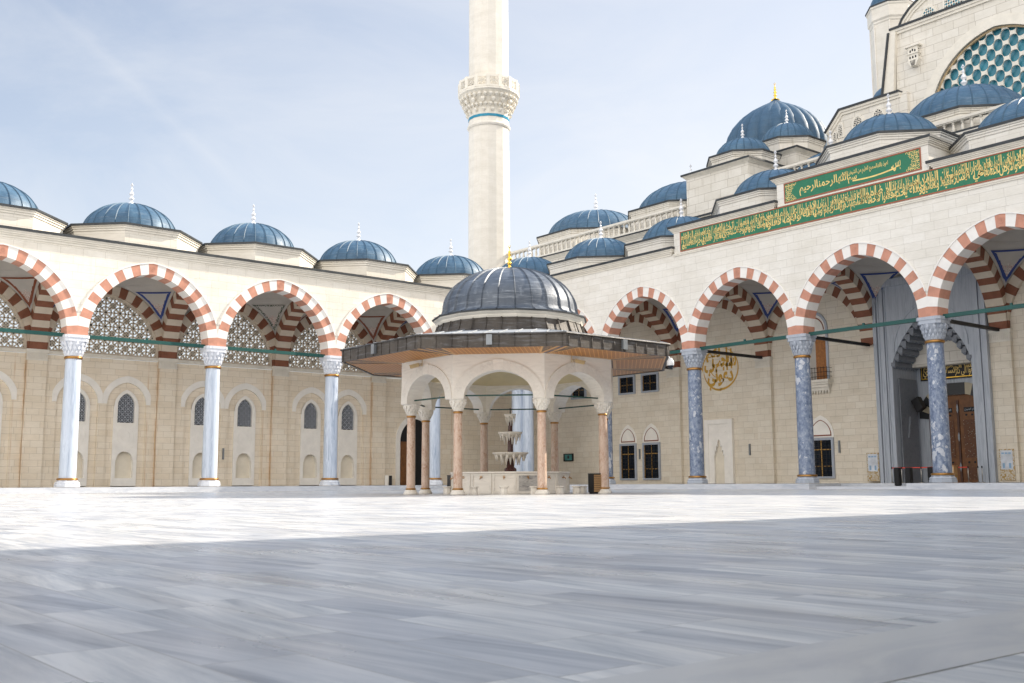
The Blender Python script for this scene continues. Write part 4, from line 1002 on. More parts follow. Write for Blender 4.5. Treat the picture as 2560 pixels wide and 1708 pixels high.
def hall_dome(cx, cy, R, r, h, z0, z1, fin=1.9, nr=28):
    mb = MB(); mb.lathe(drum_prof(R, z0, z1), 8, (cx, cy, 0), 0, False, pi/8)
    mb.lathe([(R+.29, z1), (R+.29, z1+.14), (r*.8, z1+.25)], 8, (cx, cy, 0), 1, False, pi/8); mb.build('drum', [M_UP, M_LEADEDGE], PH)
    return put_dome(r, h, (cx, cy, z1+.12), PH, nr, fin)
hall_dome(-7.7, 16, 6.0, 4.9, 2.9, 22, 24.35); hall_dome(4.9, 16, 6.0, 4.9, 2.9, 22, 24.35)
hall_dome(31.85, 14.2, 5.0, 4.25, 2.75, 22.8, 24.85); hall_dome(20.6, 14.6, 3.2, 2.8, 1.9, 22.8, 24.0); hall_dome(43.2, 14.2, 5.0, 4.25, 2.75, 22.8, 24.85)
# stepped weight towers
mb = MB(); mb.box(10.2, 16.62, 9.30, 15.48, 20, 25.40); mb.box(10.25, 16.70, 15.5, 21.5, 20, 27.42); mb.build('weight_tower', [M_UP], PH)
mb = MB(); cornice(mb, 10.2, 16.62, 9.30, 15.2, 25.40, 25.66, 0, 1); cornice(mb, 10.25, 16.70, 15.5, 21.5, 27.42, 27.72, 0, 1); mb.build('cornice', [M_TRIM, M_LEADEDGE], PH)
hall_dome(13.65, 12.5, 2.9, 2.25, 1.72, 25.66, 26.75, 1.35, 22); hall_dome(13.9, 18.3, 3.0, 2.3, 1.95, 27.72, 29.0, 1.35, 22)
# melon dome on the corner tower
mb = MB(); prof = [(5.0, 0), (5.15, .8), (5.1, 1.7), (4.85, 2.6), (4.35, 3.5), (3.6, 4.35), (2.6, 5.1), (1.6, 5.65), (.8, 6.05), (.3, 6.4), (.02, 6.6)]
NL, PN = 24, 8; i0 = len(mb.v)
for r, z in prof:
    for k in range(NL*PN):
        t = 2*pi*k/(NL*PN); q = abs(sin(t*NL/2)); rr = r*(.935+.065*q**.6*1.0); mb.v.append((rr*cos(t), rr*sin(t), z))
m_ = NL*PN
for j in range(len(prof)-1):
    for k in range(m_): l = (k+1) % m_; mb.idx([i0+j*m_+k, i0+j*m_+l, i0+(j+1)*m_+l, i0+(j+1)*m_+k], 0, True)
MEL = mb.build('melon_dome', [M_MELON], PH, (6.3, 27.2, 31.2))
def gold_finial(parent, z, s):
    mb = MB()
    mb.lathe([(.40*s, 0), (.36*s, .05*s), (.16*s, .16*s), (.08*s, .3*s), (.13*s, .4*s), (.16*s, .48*s), (.10*s, .56*s), (.06*s, .62*s), (.16*s, .74*s), (.10*s, .86*s), (.05*s, .92*s), (.13*s, 1.02*s), (.05*s, 1.14*s), (.10*s, 1.22*s), (.04*s, 1.32*s), (.03*s, 1.48*s), (.0, 1.5*s)], 14)
    n = 14; A = [(.10*s*cos(-1.1*pi+1.9*pi*k/n+pi*.65), 1.60*s+.11*s*sin(-1.1*pi+1.9*pi*k/n+pi*.65)) for k in range(n+1)]
    B = [(.07*s*cos(-1.1*pi+1.9*pi*k/n+pi*.65), 1.625*s+.075*s*sin(-1.1*pi+1.9*pi*k/n+pi*.65)) for k in range(n+1)]
    for y in (-.012*s, .012*s): mb.bridge([(x, y, z_) for x, z_ in A], [(x, y, z_) for x, z_ in B], 0, False)
    mb.bridge([(x, -.012*s, z_) for x, z_ in A], [(x, .012*s, z_) for x, z_ in A], 0, False)
    return mb.build('finial', [M_GOLD], parent, (0, 0, z))
gold_finial(MEL, 6.45, 1.05)
mb = MB(); mb.lathe(drum_prof(5.5, 22, 31.1), 8, (6.3, 27.2, 0), 0, False, pi/8); mb.lathe([(5.75, 31.1), (5.75, 31.2), (4.5, 31.25)], 8, (6.3, 27.2, 0), 1, False, pi/8); mb.build('drum', [M_UP, M_LEADEDGE], PH)
# flanking lower wall with raked end and small arched windows
def coping(mb, pts, y0, y1, mats=(0, 1)):
    P = [Vector((p[0], p[1])) for p in pts]; nrm = []
    for k in range(len(P)):
        ds = [(P[j+1]-P[j]).normalized() for j in (k-1, k) if 0 <= j < len(P)-1]
        ns = [Vector((-d.y, d.x)) for d in ds]; n = sum(ns, Vector((0, 0))).normalized(); nrm.append(n/max(.4, n.dot(ns[0])))
    for o0, o1, pr, mt in ((-.42, -.20, .10, mats[0]), (-.20, .0, .20, mats[0]), (.0, .17, .30, mats[1])):
        A = [p+n*o0 for p, n in zip(P, nrm)]; B = [p+n*o1 for p, n in zip(P, nrm)]
        for k in range(len(P)-1): mb.prism([tuple(A[k]), tuple(A[k+1]), tuple(B[k+1]), tuple(B[k])], 'y', y0-pr, y1, mt)
mb = MB(); mb.prism([(16.7, 21), (16.7, 29.8), (18.15, 31.45), (24.2, 31.45), (24.2, 21)], 'y', 20.0, 26, 0); mb.build('flank_wall', [M_UP], PH)
mb = MB(); coping(mb, [(16.7, 29.85), (18.15, 31.5), (23.65, 31.5)], 20.0, 26); mb.build('coping', [M_TRIM, M_LEADEDGE], PH)
def hall_window(x, y, zb, zs, a, rise, parent, pitch=.2, glass=M_GLASS):
    mb = MB(); slab_frame(mb, arched(a+.16, rise+.2, zb-.12, zs, 10), arched(a, rise, zb, zs, 10), -.06, .06); w_ = mb.build('window', [M_TRIM], parent, (x, y, 0))
    mb = MB(); mb.prism(arched(a, rise, zb, zs, 10), 'y', -.02, -.004); mb.build('pane', [glass], w_)
    ins = arch_inside(a, rise, zs); mb = MB(); p = pitch
    for k in range(-12, 40):
        for sg in (-1, 1):
            pts = []
            for q in range(0, 60):
                px = -a+2*a*q/59; pz = zb+k*p*1.6+sg*px*1.15
                ok = zb < pz and ins(px, pz)
                if ok: pts.append((px, pz))
            if len(pts) > 1: mb.obox((pts[0][0], -.04, pts[0][1]), (pts[-1][0], -.04, pts[-1][1]), .085*p/.2, .04, 0, (0, 1, 0))
    mb.build('grille', [M_TRIM], w_); return w_
hall_window(19.72, 20.0, 28.6, 29.95, .42, .62, PH); hall_window(21.62, 20.0, 28.9, 30.05, .42, .62, PH)
hall_window(18.05, 20.0, 29.3, 30.0, .16, .3, PH); hall_window(17.5, 20.0, 28.9, 29.5, .14, .25, PH)
mb = MB(); mb.lathe([(1.75*cos(pi/2*k/10), 1.5*sin(pi/2*k/10)) for k in range(11)], 28, (22.0, 21.8, 31.55)); hd = mb.build('half_dome', [M_LEAD], PH)
mb = MB(); mb.lathe([(2.6*cos(pi/2*k/10), 1.9*sin(pi/2*k/10)) for k in range(11)], 28, (19.9, 24.6, 31.5)); mb.build('half_dome', [M_LEAD], PH)
# great gable wall with the lattice arch
AX = 31.4; zc, ee = 28.4, .6; Rin, Rout = 6.06, 6.85
def garc(R, n=26, zlow=24.0):
    l = []; t0 = math.asin(max(-1, (zlow-zc)/R)) if abs(zlow-zc) < R else -pi/2*.8; t1 = math.acos(ee/R)
    for k in range(n+1): t = t0+(t1-t0)*k/n; l.append((ee-R*cos(t), zc+R*sin(t)))
    return l+[(-x, z) for x, z in reversed(l[:-1])]
gi = garc(Rin)
mb = MB(); W_ = 8.95
mb.prism([(AX-W_+.9, 21), (AX-W_+.9, 24), (AX+gi[0][0], 24.0)]+[(AX+x, z) for x, z in gi[1:-1]]+[(AX+gi[-1][0], 24.0), (AX+W_-.9, 24), (AX+W_-.9, 21), (AX+W_-.75, 21), (AX+W_-.75, 32.3), (AX+W_-1.0, 36.65), (AX-W_+1.0, 36.65), (AX-W_+.75, 32.3), (AX-W_+.75, 21)], 'y', 20.35, 22.4)
mb.build('gable_wall', [M_UP], PH)
mb = MB()
for s in (-1, 1):
    mb.prism([(AX+s*(W_+.35), 31.4), (AX+s*(W_-.55), 36.70), (AX+s*(W_-1.05), 36.70), (AX+s*(W_-.6), 31.4)], 'y', 20.0, 23.5, 0)
    mb.prism([(AX+s*(W_+.50), 31.4), (AX+s*(W_-.40), 36.72), (AX+s*(W_-.56), 36.72), (AX+s*(W_+.34), 31.4)], 'y', 19.85, 23.6, 1)
coping(mb, [(AX-W_+.5, 36.95), (AX+W_-.5, 36.95)], 20.3, 23.5); mb.build('coping', [M_TRIM, M_LEADEDGE], PH)
mb = MB(); go = garc(Rout); mb.bridge([(AX+x, 20.27, z) for x, z in go], [(AX+x, 20.27, z) for x, z in gi], 0, False); mb.bridge([(AX+x, 20.27, z) for x, z in go], [(AX+x, 20.36, z) for x, z in go], 0, False); mb.bridge([(AX+x, 20.27, z) for x, z in gi], [(AX+x, 20.75, z) for x, z in gi], 0, False)
gl2 = garc(Rin-.13); mb.bridge([(AX+x, 20.56, z) for x, z in gi], [(AX+x, 20.56, z) for x, z in gl2], 1, False); mb.bridge([(AX+x, 20.56, z) for x, z in gl2], [(AX+x, 20.75, z) for x, z in gl2], 1, False)
gw = mb.build('great_arch', [M_TRIM, simple('arch_edge', (.55, .42, .25), .5)], PH)
mb = MB(); mb.box(AX-6.4, AX+6.4, 21.0, 21.1, 23, 35); mb.build('pane', [M_TEAL], gw)
mb = MB(); px, pz = .59, .61; K = 12
for i in range(-12, 13):
    for j in range(-10, 12):
        if (i+j) % 2: continue
        cx_, cz_ = AX-.0+i*px+.02, 33.03+j*pz
        if math.hypot(abs(cx_-AX)+ee, max(0, cz_-zc)) > Rin+.6 or cz_ < 23: continue
        A, B = [], []
        for k in range(4*6):
            q = k//6; f = (k % 6)/6; cs = [(px, 0), (0, pz), (-px, 0), (0, -pz)]; a, b = cs[q], cs[(q+1) % 4]
            A.append((cx_+a[0]+(b[0]-a[0])*f, cz_+a[1]+(b[1]-a[1])*f)); t = 2*pi*k/24
            ex = 1.0+.10*abs(sin(t))**3
            B.append((cx_+.375*math.copysign(abs(cos(t))**.8, cos(t)), cz_+.425*ex*math.copysign(abs(sin(t))**.9, sin(t))))
        mb.bridge([(x, 20.62, z) for x, z in A], [(x, 20.62, z) for x, z in B]); mb.bridge([(x, 20.62, z) for x, z in B], [(x, 20.80, z) for x, z in B])
mb.build('lattice', [M_TRIM], gw)
# stone bird house on the gable wall
mb = MB(); mb.box(-.42, .42, -.42, 0, -.75, .35); mb.box(-.62, .62, -.55, 0, .35, .47); mb.box(-.5, .5, -.48, 0, -.25, -.18)
mb.prism([(-.5, -.75), (.5, -.75), (.22, -1.25), (-.22, -1.25)], 'y', -.46, 0)
bhm = mb.build('bird_house', [M_TRIM], PH, (AX-6.45, 20.35, 34.55))
mb = MB()
for x, z in ((-.2, -.0), (0, .08), (.2, 0), (-.24, -.52), (0, -.52), (.24, -.52)): mb.prism(arched(.06, .09, z-.1, z+.03, 5) if False else [(x-.06, z-.1), (x-.06, z+.05), (x, z+.12), (x+.06, z+.05), (x+.06, z-.1)], 'y', -.428, -.4)
for x in (-.2, -.07, .07, .2): mb.obox((x, -.47, -.78), (x*.5, -.47, -1.22), .05, .03)
for z in (.1, -.1, -.45): mb.box(.40, .428, -.26, -.16, z-.05, z+.05)
mb.build('opening', [M_BLACK], bhm)
# tall drum wall above, with windows
mb = MB(); mb.prism([(AX-9.6, 36), (AX-9.6, 38.2), (AX-9.1, 39.1), (AX-8.4, 39.8), (AX-7.4, 40.4), (AX-6, 41), (AX+6, 41), (AX+8.4, 39.8), (AX+9.6, 38.2), (AX+9.6, 36)], 'y', 23.6, 27); mb.build('upper_wall', [M_UP], PH)
mb = MB(); coping(mb, [(AX-9.6, 38.2), (AX-9.1, 39.1), (AX-8.4, 39.8), (AX-7.4, 40.4), (AX-6, 41.0), (AX+6, 41)], 23.6, 27); mb.build('coping', [M_TRIM, M_LEADEDGE], PH)
hall_window(24.55, 23.6, 37.2, 38.7, .55, .75, PH, .26, M_TEAL); hall_window(26.75, 23.6, 37.2, 39.3, .8, 1.0, PH, .30, M_TEAL); hall_window(23.1, 23.6, 37.2, 38.4, .22, .3, PH)
# octagonal turret
TU = (18.75, 28.0)
mb = MB(); mb.lathe([(1.98, 26), (1.98, 40.9), (2.06, 41.0), (2.06, 41.15), (2.2, 41.3), (2.2, 42.3), (2.3, 42.4), (2.3, 42.55)], 8, (TU[0], TU[1], 0), 0, False, pi/8)
mb.lathe([(2.36, 42.55), (2.36, 42.68), (1.9, 42.72)], 8, (TU[0], TU[1], 0), 1, False, pi/8)
for k in range(8):
    g = pi/8+k*pi/4; mb.tube((TU[0]+2.0*cos(g), TU[1]+2.0*sin(g), 27), (TU[0]+2.0*cos(g), TU[1]+2.0*sin(g), 40.9), .07, 8, 0)
tu = mb.build('turret', [M_MIN, M_LEADEDGE], PH)
mb = MB(); mb.lathe([(1.95*cos(pi/2*k/10), 2.0*sin(pi/2*k/10)) for k in range(11)], 28, (TU[0], TU[1], 42.65)); mb.build('turret_dome', [M_LEAD], tu)

# ================================================================ minaret
MN = thing('minaret', 'tall cream fluted minaret with carved balcony and turquoise band behind the courtyard corner', 'minaret', (-15.22, 8.26, 5.6))
MN.scale = (.925, .925, .825)
mb = MB(); mb.lathe([(2.30, -6.7), (2.26, 30), (2.22, 37.2), (2.34, 37.25), (2.42, 37.4), (2.42, 37.55), (2.3, 37.65), (2.24, 37.7), (2.24, 38.3)], 16, smooth=False, ph=rad(5.6))
mb.build('shaft', [M_MIN], MN)
mb = MB(); mb.lathe([(2.27, 38.3), (2.30, 38.62)], 16, smooth=False, ph=rad(5.6)); mb.build('tile_band', [M_TILE], MN)
mb = MB(); mb.lathe([(2.24, 38.62), (2.30, 39.2), (2.45, 40.0), (2.75, 40.6), (3.05, 41.1), (3.28, 41.35)], 16, smooth=False, ph=rad(5.6))
for tier, (z, r, n, s) in enumerate(((39.15, 2.42, 16, .34), (39.75, 2.62, 32, .32), (40.3, 2.85, 16, .44), (40.85, 3.08, 32, .34))):
    for k in range(n):
        g = rad(5.6)+2*pi*(k+.5)/n; c, q = cos(g), sin(g); i = len(mb.v)
        mb.v.append((c*(r-.08), q*(r-.08), z-s*.9))
        for zz, w_, d in ((z-s*.1, 1, .16), (z+s*.45, .75, .18)):
            for a, b in ((-1, -1), (1, -1), (1, 1), (-1, 1)): mb.v.append((c*(r+b*d)-q*a*s/2*w_, q*(r+b*d)+c*a*s/2*w_, zz))
        for j in range(4): mb.idx([i, i+1+j, i+1+(j+1) % 4]); mb.idx([i+1+j, i+5+j, i+5+(j+1) % 4, i+1+(j+1) % 4])
        mb.idx([i+5, i+6, i+7, i+8])
mb.build('corbel', [M_TRIM], MN)
mb = MB(); mb.lathe([(2.2, 41.35), (3.34, 41.35), (3.42, 41.42), (3.42, 41.6), (3.34, 41.66), (2.2, 41.66)], 16, smooth=False, ph=rad(5.6)); mb.build('balcony_floor', [M_TRIM], MN)
mb = MB(); NN = 16; R_ = 3.32
for k in range(NN):
    a, b = rad(5.6)+2*pi*k/NN, rad(5.6)+2*pi*(k+1)/NN; A = Vector((R_*cos(a), R_*sin(a), 0)); B = Vector((R_*cos(b), R_*sin(b), 0)); z = Vector((0, 0, 1))
    t = (B-A).normalized(); nn = Vector((t.y, -t.x, 0)); Lg = (B-A).length
    def S_(u0, z0, u1, z1, w): mb.obox(A+t*u0+z*z0, A+t*u1+z*z1, w, .14, 0, nn)
    S_(0, 41.78, Lg, 41.78, .26); S_(0, 43.0, Lg, 43.0, .30); mb.obox(A+z*41.64, A+z*43.2, .36, .18, 0, nn)
    c = (Lg/2, 42.4); r = .38
    for q in range(8):
        g0, g1 = q*pi/4, (q+1)*pi/4; S_(c[0]+r*cos(g0), c[1]+r*sin(g0), c[0]+r*cos(g1), c[1]+r*sin(g1), .05); S_(c[0], c[1], c[0]+.52*cos(g0), c[1]+.52*sin(g0), .05)
        S_(c[0]+.2*cos(g0), c[1]+.2*sin(g0), c[0]+.2*cos(g1), c[1]+.2*sin(g1), .05)
    S_(.22, 41.9, .22, 42.9, .06); S_(Lg-.22, 41.9, Lg-.22, 42.9, .06)
mb.build('parapet', [M_TRIM], MN)
mb = MB(); mb.lathe([(2.22, 41.6), (2.18, 60), (2.14, 72), (0, 84)], 16, smooth=False, ph=rad(5.6)); mb.build('upper_shaft', [M_MIN], MN)

# ================================================================ ablution pavilion
PC = (31.86, -27.22); T8 = math.tan(pi/8)
PV = thing('ablution_pavilion', 'octagonal marble pavilion with dark lead dome and wide timber eaves in the courtyard', 'pavilion', (PC[0], PC[1], 0))
sh = MB(); sh.lathe([(.182, .26), (.18, 1.5), (.168, 3.16)], 24); shm = sh.mesh('column', [M_PINK])
ba = MB(); ba.lathe([(0, 0), (.30, 0), (.30, .06), (.27, .10), (.24, .15), (.215, .19), (0, .19)], 24); bam_ = ba.mesh('base', [M_PAVC])
ri = MB(); ri.lathe([(.18, .19), (.215, .195), (.22, .23), (.20, .255), (.18, .26)], 24); rim0 = ri.mesh('ring', [M_GOLDB]); ri = MB(); ri.lathe([(.165, 3.16), (.19, 3.165), (.20, 3.2), (.19, 3.24), (.165, 3.245)], 24); rim = ri.mesh('ring', [M_GOLDB])
ca = MB(); ca.lathe([(.165, 3.245), (.19, 3.3), (.24, 3.45), (.31, 3.62), (.36, 3.72)], 16, smooth=False)
for z, r, n, s in ((3.36, .20, 12, .09), (3.47, .25, 12, .10), (3.58, .305, 12, .12)):
    for k in range(n):
        g = 2*pi*(k+.5*(z == 3.47))/n; c, q = cos(g), sin(g); i = len(ca.v); ca.v.append((c*r*.95, q*r*.95, z-s))
        for zz, w_ in ((z, 1), (z+s*.9, .6)):
            for a, b in ((-1, -1), (1, -1), (1, 1), (-1, 1)): ca.v.append((c*(r+b*.035)-q*a*s/2*w_, q*(r+b*.035)+c*a*s/2*w_, zz))
        for j in range(4): ca.idx([i, i+1+j, i+1+(j+1) % 4]); ca.idx([i+1+j, i+5+j, i+5+(j+1) % 4, i+1+(j+1) % 4])
        ca.idx([i+5, i+6, i+7, i+8])
cam_ = ca.mesh('capital', [M_PAVC])
RC = 4.30
for k in range(8):
    a = pi/8+k*pi/4; c = link('column', shm, PV, (RC*cos(a), RC*sin(a), 0), k*1.7)
    for n_, me in (('base', bam_), ('ring', rim0), ('ring', rim), ('capital', cam_)): link(n_, me, c, (0, 0, 0), a-k*1.7)
# arched sides: local x along the side, y outward distance
AO, AI = 4.36, 3.66
def flat_arch(a, rise, n): return [(-a*cos(pi*k/(2*n)), rise*(.90*sin(pi*k/(2*n))**.92+.10*(k/n))) for k in range(n+1)]
def sidearch():
    mb = MB(); n = 14; h = flat_arch(1.36, 1.10, n); h = h+[(-x, z) for x, z in reversed(h[:-1])]
    poly = [(-AO*T8, 3.70), (-1.36, 3.70)]+[(x, 3.72+z) for x, z in h]+[(1.36, 3.70), (AO*T8, 3.70), (AO*T8, 5.45), (-AO*T8, 5.45)]
    ins_ = lambda x: x if abs(x) <= 1.37 else x*AI/AO
    A = [(x, -AO, z) for x, z in poly]; B = [(ins_(x), -AI, z) for x, z in poly]
    mb.bridge(A, B); mb.face(A); mb.face(B)
    o = flat_arch(1.78, 1.50, n); o = o+[(-x, z) for x, z in reversed(o[:-1])]
    o = [(max(-1.79, min(1.79, x)), z) for x, z in o]; y = -AO-.035
    f = lambda L_, yy: [(x, yy, 3.72+z) for x, z in L_]
    mb.bridge(f(o, y), f(h, y), 1, False); mb.bridge(f(o, y), f(o, -AO), 1, False); mb.bridge(f(h, y), f(h, -AO), 1, False)
    mb.prism([(-.17, 4.83), (.17, 4.83), (.21, 5.25), (-.21, 5.25)], 'y', -AO-.045, -AO, 2)
    return mb.mesh('arch', [M_PAVW, M_PAVC, M_PAVW])
sam = sidearch()
tr = MB(); tr.obox((-1.42, -4.0, 3.86), (1.42, -4.0, 3.86), .055, .055); trm = tr.mesh('tie_rod', [M_DGREEN])
for k in range(8): link('arch', sam, PV, (0, 0, 0), k*pi/4); link('tie_rod', trm, PV, (0, 0, 0), k*pi/4)
mb = MB(); mb.lathe([(AI/cos(pi/8)-.01, 4.95), (3.2, 5.3), (2.2, 5.7), (1.1, 5.9), (0, 5.95)], 8, smooth=False, ph=pi/8); mb.build('ceiling', [M_CREAM], PV)
AF = 6.68
def octring(mb, prof, mat=0):
    mb.lathe([(a/cos(pi/8), z) for a, z in prof], 8, (0, 0, 0), mat, False, pi/8)
mb = MB(); octring(mb, [(AF, 5.42), (AF, 5.88), (AF+.05, 5.88), (AF+.07, 5.90), (AF+.05, 5.94), (AF-.06, 5.96)]); octring(mb, [(AF, 5.42), (AF-.10, 5.42), (AF-.10, 5.47)])
for k in range(8):
    a = k*pi/4; c, s = cos(a), sin(a)
    for j in range(-4, 6):
        x = (j-.5)*.585
        if abs(x) > AF*T8: continue
        p = lambda z: (c*(AF+.012)-s*x, s*(AF+.012)+c*x, z); mb.tube(p(5.42), p(5.885), .018, 6)
mb.build('fascia', [M_FASC], PV)
mb = MB(); octring(mb, [(AF-.06, 5.96), (5.2, 6.19), (3.35, 6.55)])
for k in range(8):
    a = k*pi/4; c, s = cos(a), sin(a)
    for j in range(-4, 6):
        x = (j-.5)*.585
        if abs(x) > AF*T8: continue
        q = max(3.38, abs(x)/T8); z1 = 5.96+(6.55-5.96)*(AF-q)/(AF-3.35); x1 = x
        mb.obox((c*AF-s*x, s*AF+c*x, 5.95), (c*q-s*x1, s*q+c*x1, z1+.012), .035, .04)
mb.build('roof', [M_LEADR], PV)
mb = MB()
def sof(k, pts, mat, dz):
    a = k*pi/4; c, s = cos(a), sin(a); P_ = []
    for x, r in pts:
        z = 5.462-.012*(AF-r)/(AF-AO)-dz; P_.append((c*r-s*x, s*r+c*x, z))
    mb.face(P_, mat)
for k in range(8):
    r0, r1 = AO, AF-.05; h0, h1 = r0*T8, r1*T8
    sof(k, [(-h0, r0), (h0, r0), (h1, r1), (-h1, r1)], 1, 0)
    i0, i1 = r0+.22, r1-.12
    sof(k, [(-(i0*T8-.28), i0), (i0*T8-.28, i0), (i0*T8-.05, i1), (-(i0*T8-.05), i1)], 0, .014)
    for q, w_ in ((r0+.14, .07), (i1+.05, .05)): sof(k, [(-(q-w_)*T8+.14, q-w_), ((q-w_)*T8-.14, q-w_), ((q+w_)*T8-.14, q+w_), (-(q+w_)*T8+.14, q+w_)], 2, .010)
    for sg in (-1, 1):
        sof(k, [(sg*(r0*T8-.10), r0), (sg*(r0*T8-.24), r0), (sg*(r1*T8-.24), r1), (sg*(r1*T8-.10), r1)], 2, .012)
        sof(k, [(sg*(i0*T8-.28), i0), (sg*(i0*T8-.20), i0), (sg*(i0*T8+.03), i1), (sg*(i0*T8-.05), i1)], 2, .016)
        sof(k, [(sg*(r0*T8), r0), (sg*(r0*T8-.09), r0), (sg*(r1*T8-.09), r1), (sg*(r1*T8), r1)], 3, .006)
mb.build('soffit', [M_SOFF, M_PURP, M_TAN, M_BLUEP], PV)
mb = MB(); mb.lathe([(3.34, 6.46), (3.12, 7.13)], 16, smooth=False, ph=pi/16)
for k in range(32):
    a = pi/16+k*pi/16; mb.tube((3.36*cos(a), 3.36*sin(a), 6.47), (3.14*cos(a), 3.14*sin(a), 7.12), .028, 6)
mb.build('drum', [M_FASC], PV)
mb = MB(); mb.lathe([(3.1, 7.10), (3.16, 7.12), (3.2, 7.2), (3.2, 7.24), (3.30, 7.32), (3.30, 7.37)], 16, smooth=False, ph=pi/16); mb.lathe([(3.37, 7.37), (3.37, 7.42), (3.2, 7.46)], 16, (0, 0, 0), 1, False, pi/16); mb.lathe([(3.37, 7.37), (3.1, 7.37)], 16, (0, 0, 0), 1, False, pi/16); mb.build('cornice', [M_TRIM, M_LEADEDGE], PV)
mb = MB(); prof = [(3.26, 7.44), (3.05, 7.50), (2.94, 7.60), (2.90, 7.75)]
for k in range(1, 17): t = pi/2*k/16; prof.append((2.90*cos(t), 7.75+1.93*sin(t)))
prof[-1] = (.02, 9.69); mb.lathe(prof, 64)
for j in range(26):
    g = 2*pi*(j+.5)/26; c, s = cos(g), sin(g); w_ = .028; A, B, C_ = [], [], []
    for q, z in prof[:-2]: A.append((q*c+s*w_, q*s-c*w_, z)); C_.append((q*c-s*w_, q*s+c*w_, z)); B.append(((q+.05)*c, (q+.05)*s, z+.035))
    mb.bridge(A, B, 0, False); mb.bridge(B, C_, 0, False)
pd = mb.build('dome', [M_LEADP], PV); gold_finial(pd, 9.66, .66)

# tap basin and tiered fountain under the pavilion
TBn = thing('tap_basin', 'low marble wall of tap panels round the fountain under the pavilion', 'basin', (PC[0], PC[1], 0))
mb = MB(); ph = pi/16; mb.lathe([(2.50, .0), (2.50, .84), (2.58, .85), (2.58, .91), (2.30, .91), (2.30, .3), (0, .3)], 16, smooth=False, ph=ph)
ap = 2.50*cos(pi/16); hw = 2.50*sin(pi/16)
mb.build('wall', [M_PAVW], TBn)
fr = MB(); slab_frame(fr, rect(hw-.02, .03, .83), rect(hw-.10, .12, .75), -ap-.035, .04); frm = fr.mesh('panel_frame', [M_PAVC])
tp_ = MB(); tp_.tube((0, -ap, .66), (0, -ap-.13, .66), .017, 8); tp_.tube((0, -ap-.12, .66), (0, -ap-.14, .60), .016, 8); tp_.tube((0, -ap-.06, .66), (0, -ap-.06, .72), .012, 6); tp_.box(-.05, .05, -ap-.075, -ap-.045, .715, .735); tp_.lathe([(.05, -.0), (.05, .02)], 10, (0, -ap, .66)); tpm = tp_.mesh('tap', [M_GOLDB])
dm = MB(); dm.prism(rect(hw-.10, .12, .75), 'y', -ap-.012, -ap+.01); dmm = dm.mesh('streaked_panel', [marble('dark_streaked_marble', (.50, .48, .45), (.12, .12, .13), 1.2, (1.6, 1.6, 5), .35, .9)])
for k in range(16):
    f = link('panel_frame', frm, TBn, (0, 0, 0), k*pi/8+pi/8*0+0); link('tap', tpm, TBn, (0, 0, 0), k*pi/8)
link('streaked_panel', dmm, TBn, (0, 0, 0), pi/4+pi/8)
TF = thing('tiered_fountain', 'three tiered white fountain with dripping stone basins on a maroon stem', 'fountain', (PC[0], PC[1], 0))
mb = MB(); mb.lathe([(.26, .3), (.26, 1.05), (.17, 1.12), (.15, 1.6), (.12, 1.7), (.115, 2.45), (.10, 2.5), (.09, 3.1)], 16); mb.build('stem', [M_MAROON], TF)
for z, r, nd_, dl in ((1.74, .77, 14, .34), (2.61, .52, 8, .34), (3.38, .25, 7, .32)):
    mb = MB(); mb.lathe([(0, z-.02), (r*.93, z), (r, z), (r, z-.05), (r*.88, z-.10), (r*.72, z-.16), (r*.35, z-.22), (.1, z-.26)], 28)
    for ring_, (q, l) in enumerate(((.80, dl*.75), (.52, dl*1.2))):
        for k in range(nd_): g = 2*pi*(k+.5*ring_)/nd_; mb.tube((r*q*cos(g), r*q*sin(g), z-.09-.05*ring_), (r*q*.96*cos(g), r*q*.96*sin(g), z-.12-l), r*.085+.012, 8, 0, .012)
    mb.build('basin', [M_PAVC], TF)
mb = MB(); mb.tube((0, 0, 3.36), (0, 0, 3.60), .02, 8); mb.tube((-.05, 0, 3.60), (.05, 0, 3.60), .02, 8); mb.build('spout', [M_BLACK], TF)

# ================================================================ small things
def rdir(lat, dist, z=0):      # a spot measured from the pavilion centre: lateral offset and distance from the viewpoint
    d = Vector((PC[0]-CAM[0], PC[1]-CAM[1], 0)); D = d.length; d.normalize(); r = Vector((d.y, -d.x, 0))
    p = Vector((CAM[0], CAM[1], 0))+d*dist+r*lat; return (p.x, p.y, z)
st = MB(); st.lathe([(.15, 0), (.165, .05), (.165, .10), (.15, .27)], 8, smooth=False, ph=pi/8); st.lathe([(0, .27), (.19, .27), (.20, .285), (.20, .32), (0, .32)], 8, (0, 0, 0), 0, False, pi/8)
stm_mesh = st.mesh('stool', [M_PAVC])
stools = [(-2.62, 44.0, 'small marble stool farthest left outside the pavilion, nearest the tall pale columns'), (-2.22, 43.6, 'small marble stool just left of the front left pink column, second from left'), (-1.43, 41.6, 'small marble stool just right of the front left pink column of the pavilion'), (-.26, 41.3, 'small marble stool in front of the middle tap panel'), (.93, 41.5, 'small marble stool just left of the front right pink column'), (1.97, 42.2, 'small marble stool just right of the front right pink column'), (2.68, 43.0, 'larger looking marble stool by the right corner of the tap wall'), (3.0, 44.0, 'farthest right marble stool, half hidden behind its neighbour beside the slatted bin')]
for la, d, lab in stools:
    o = link('ablution_stool', stm_mesh, None, rdir(la, d), la); tag(o, lab, 'stool', 'marble stools round the tap basin')
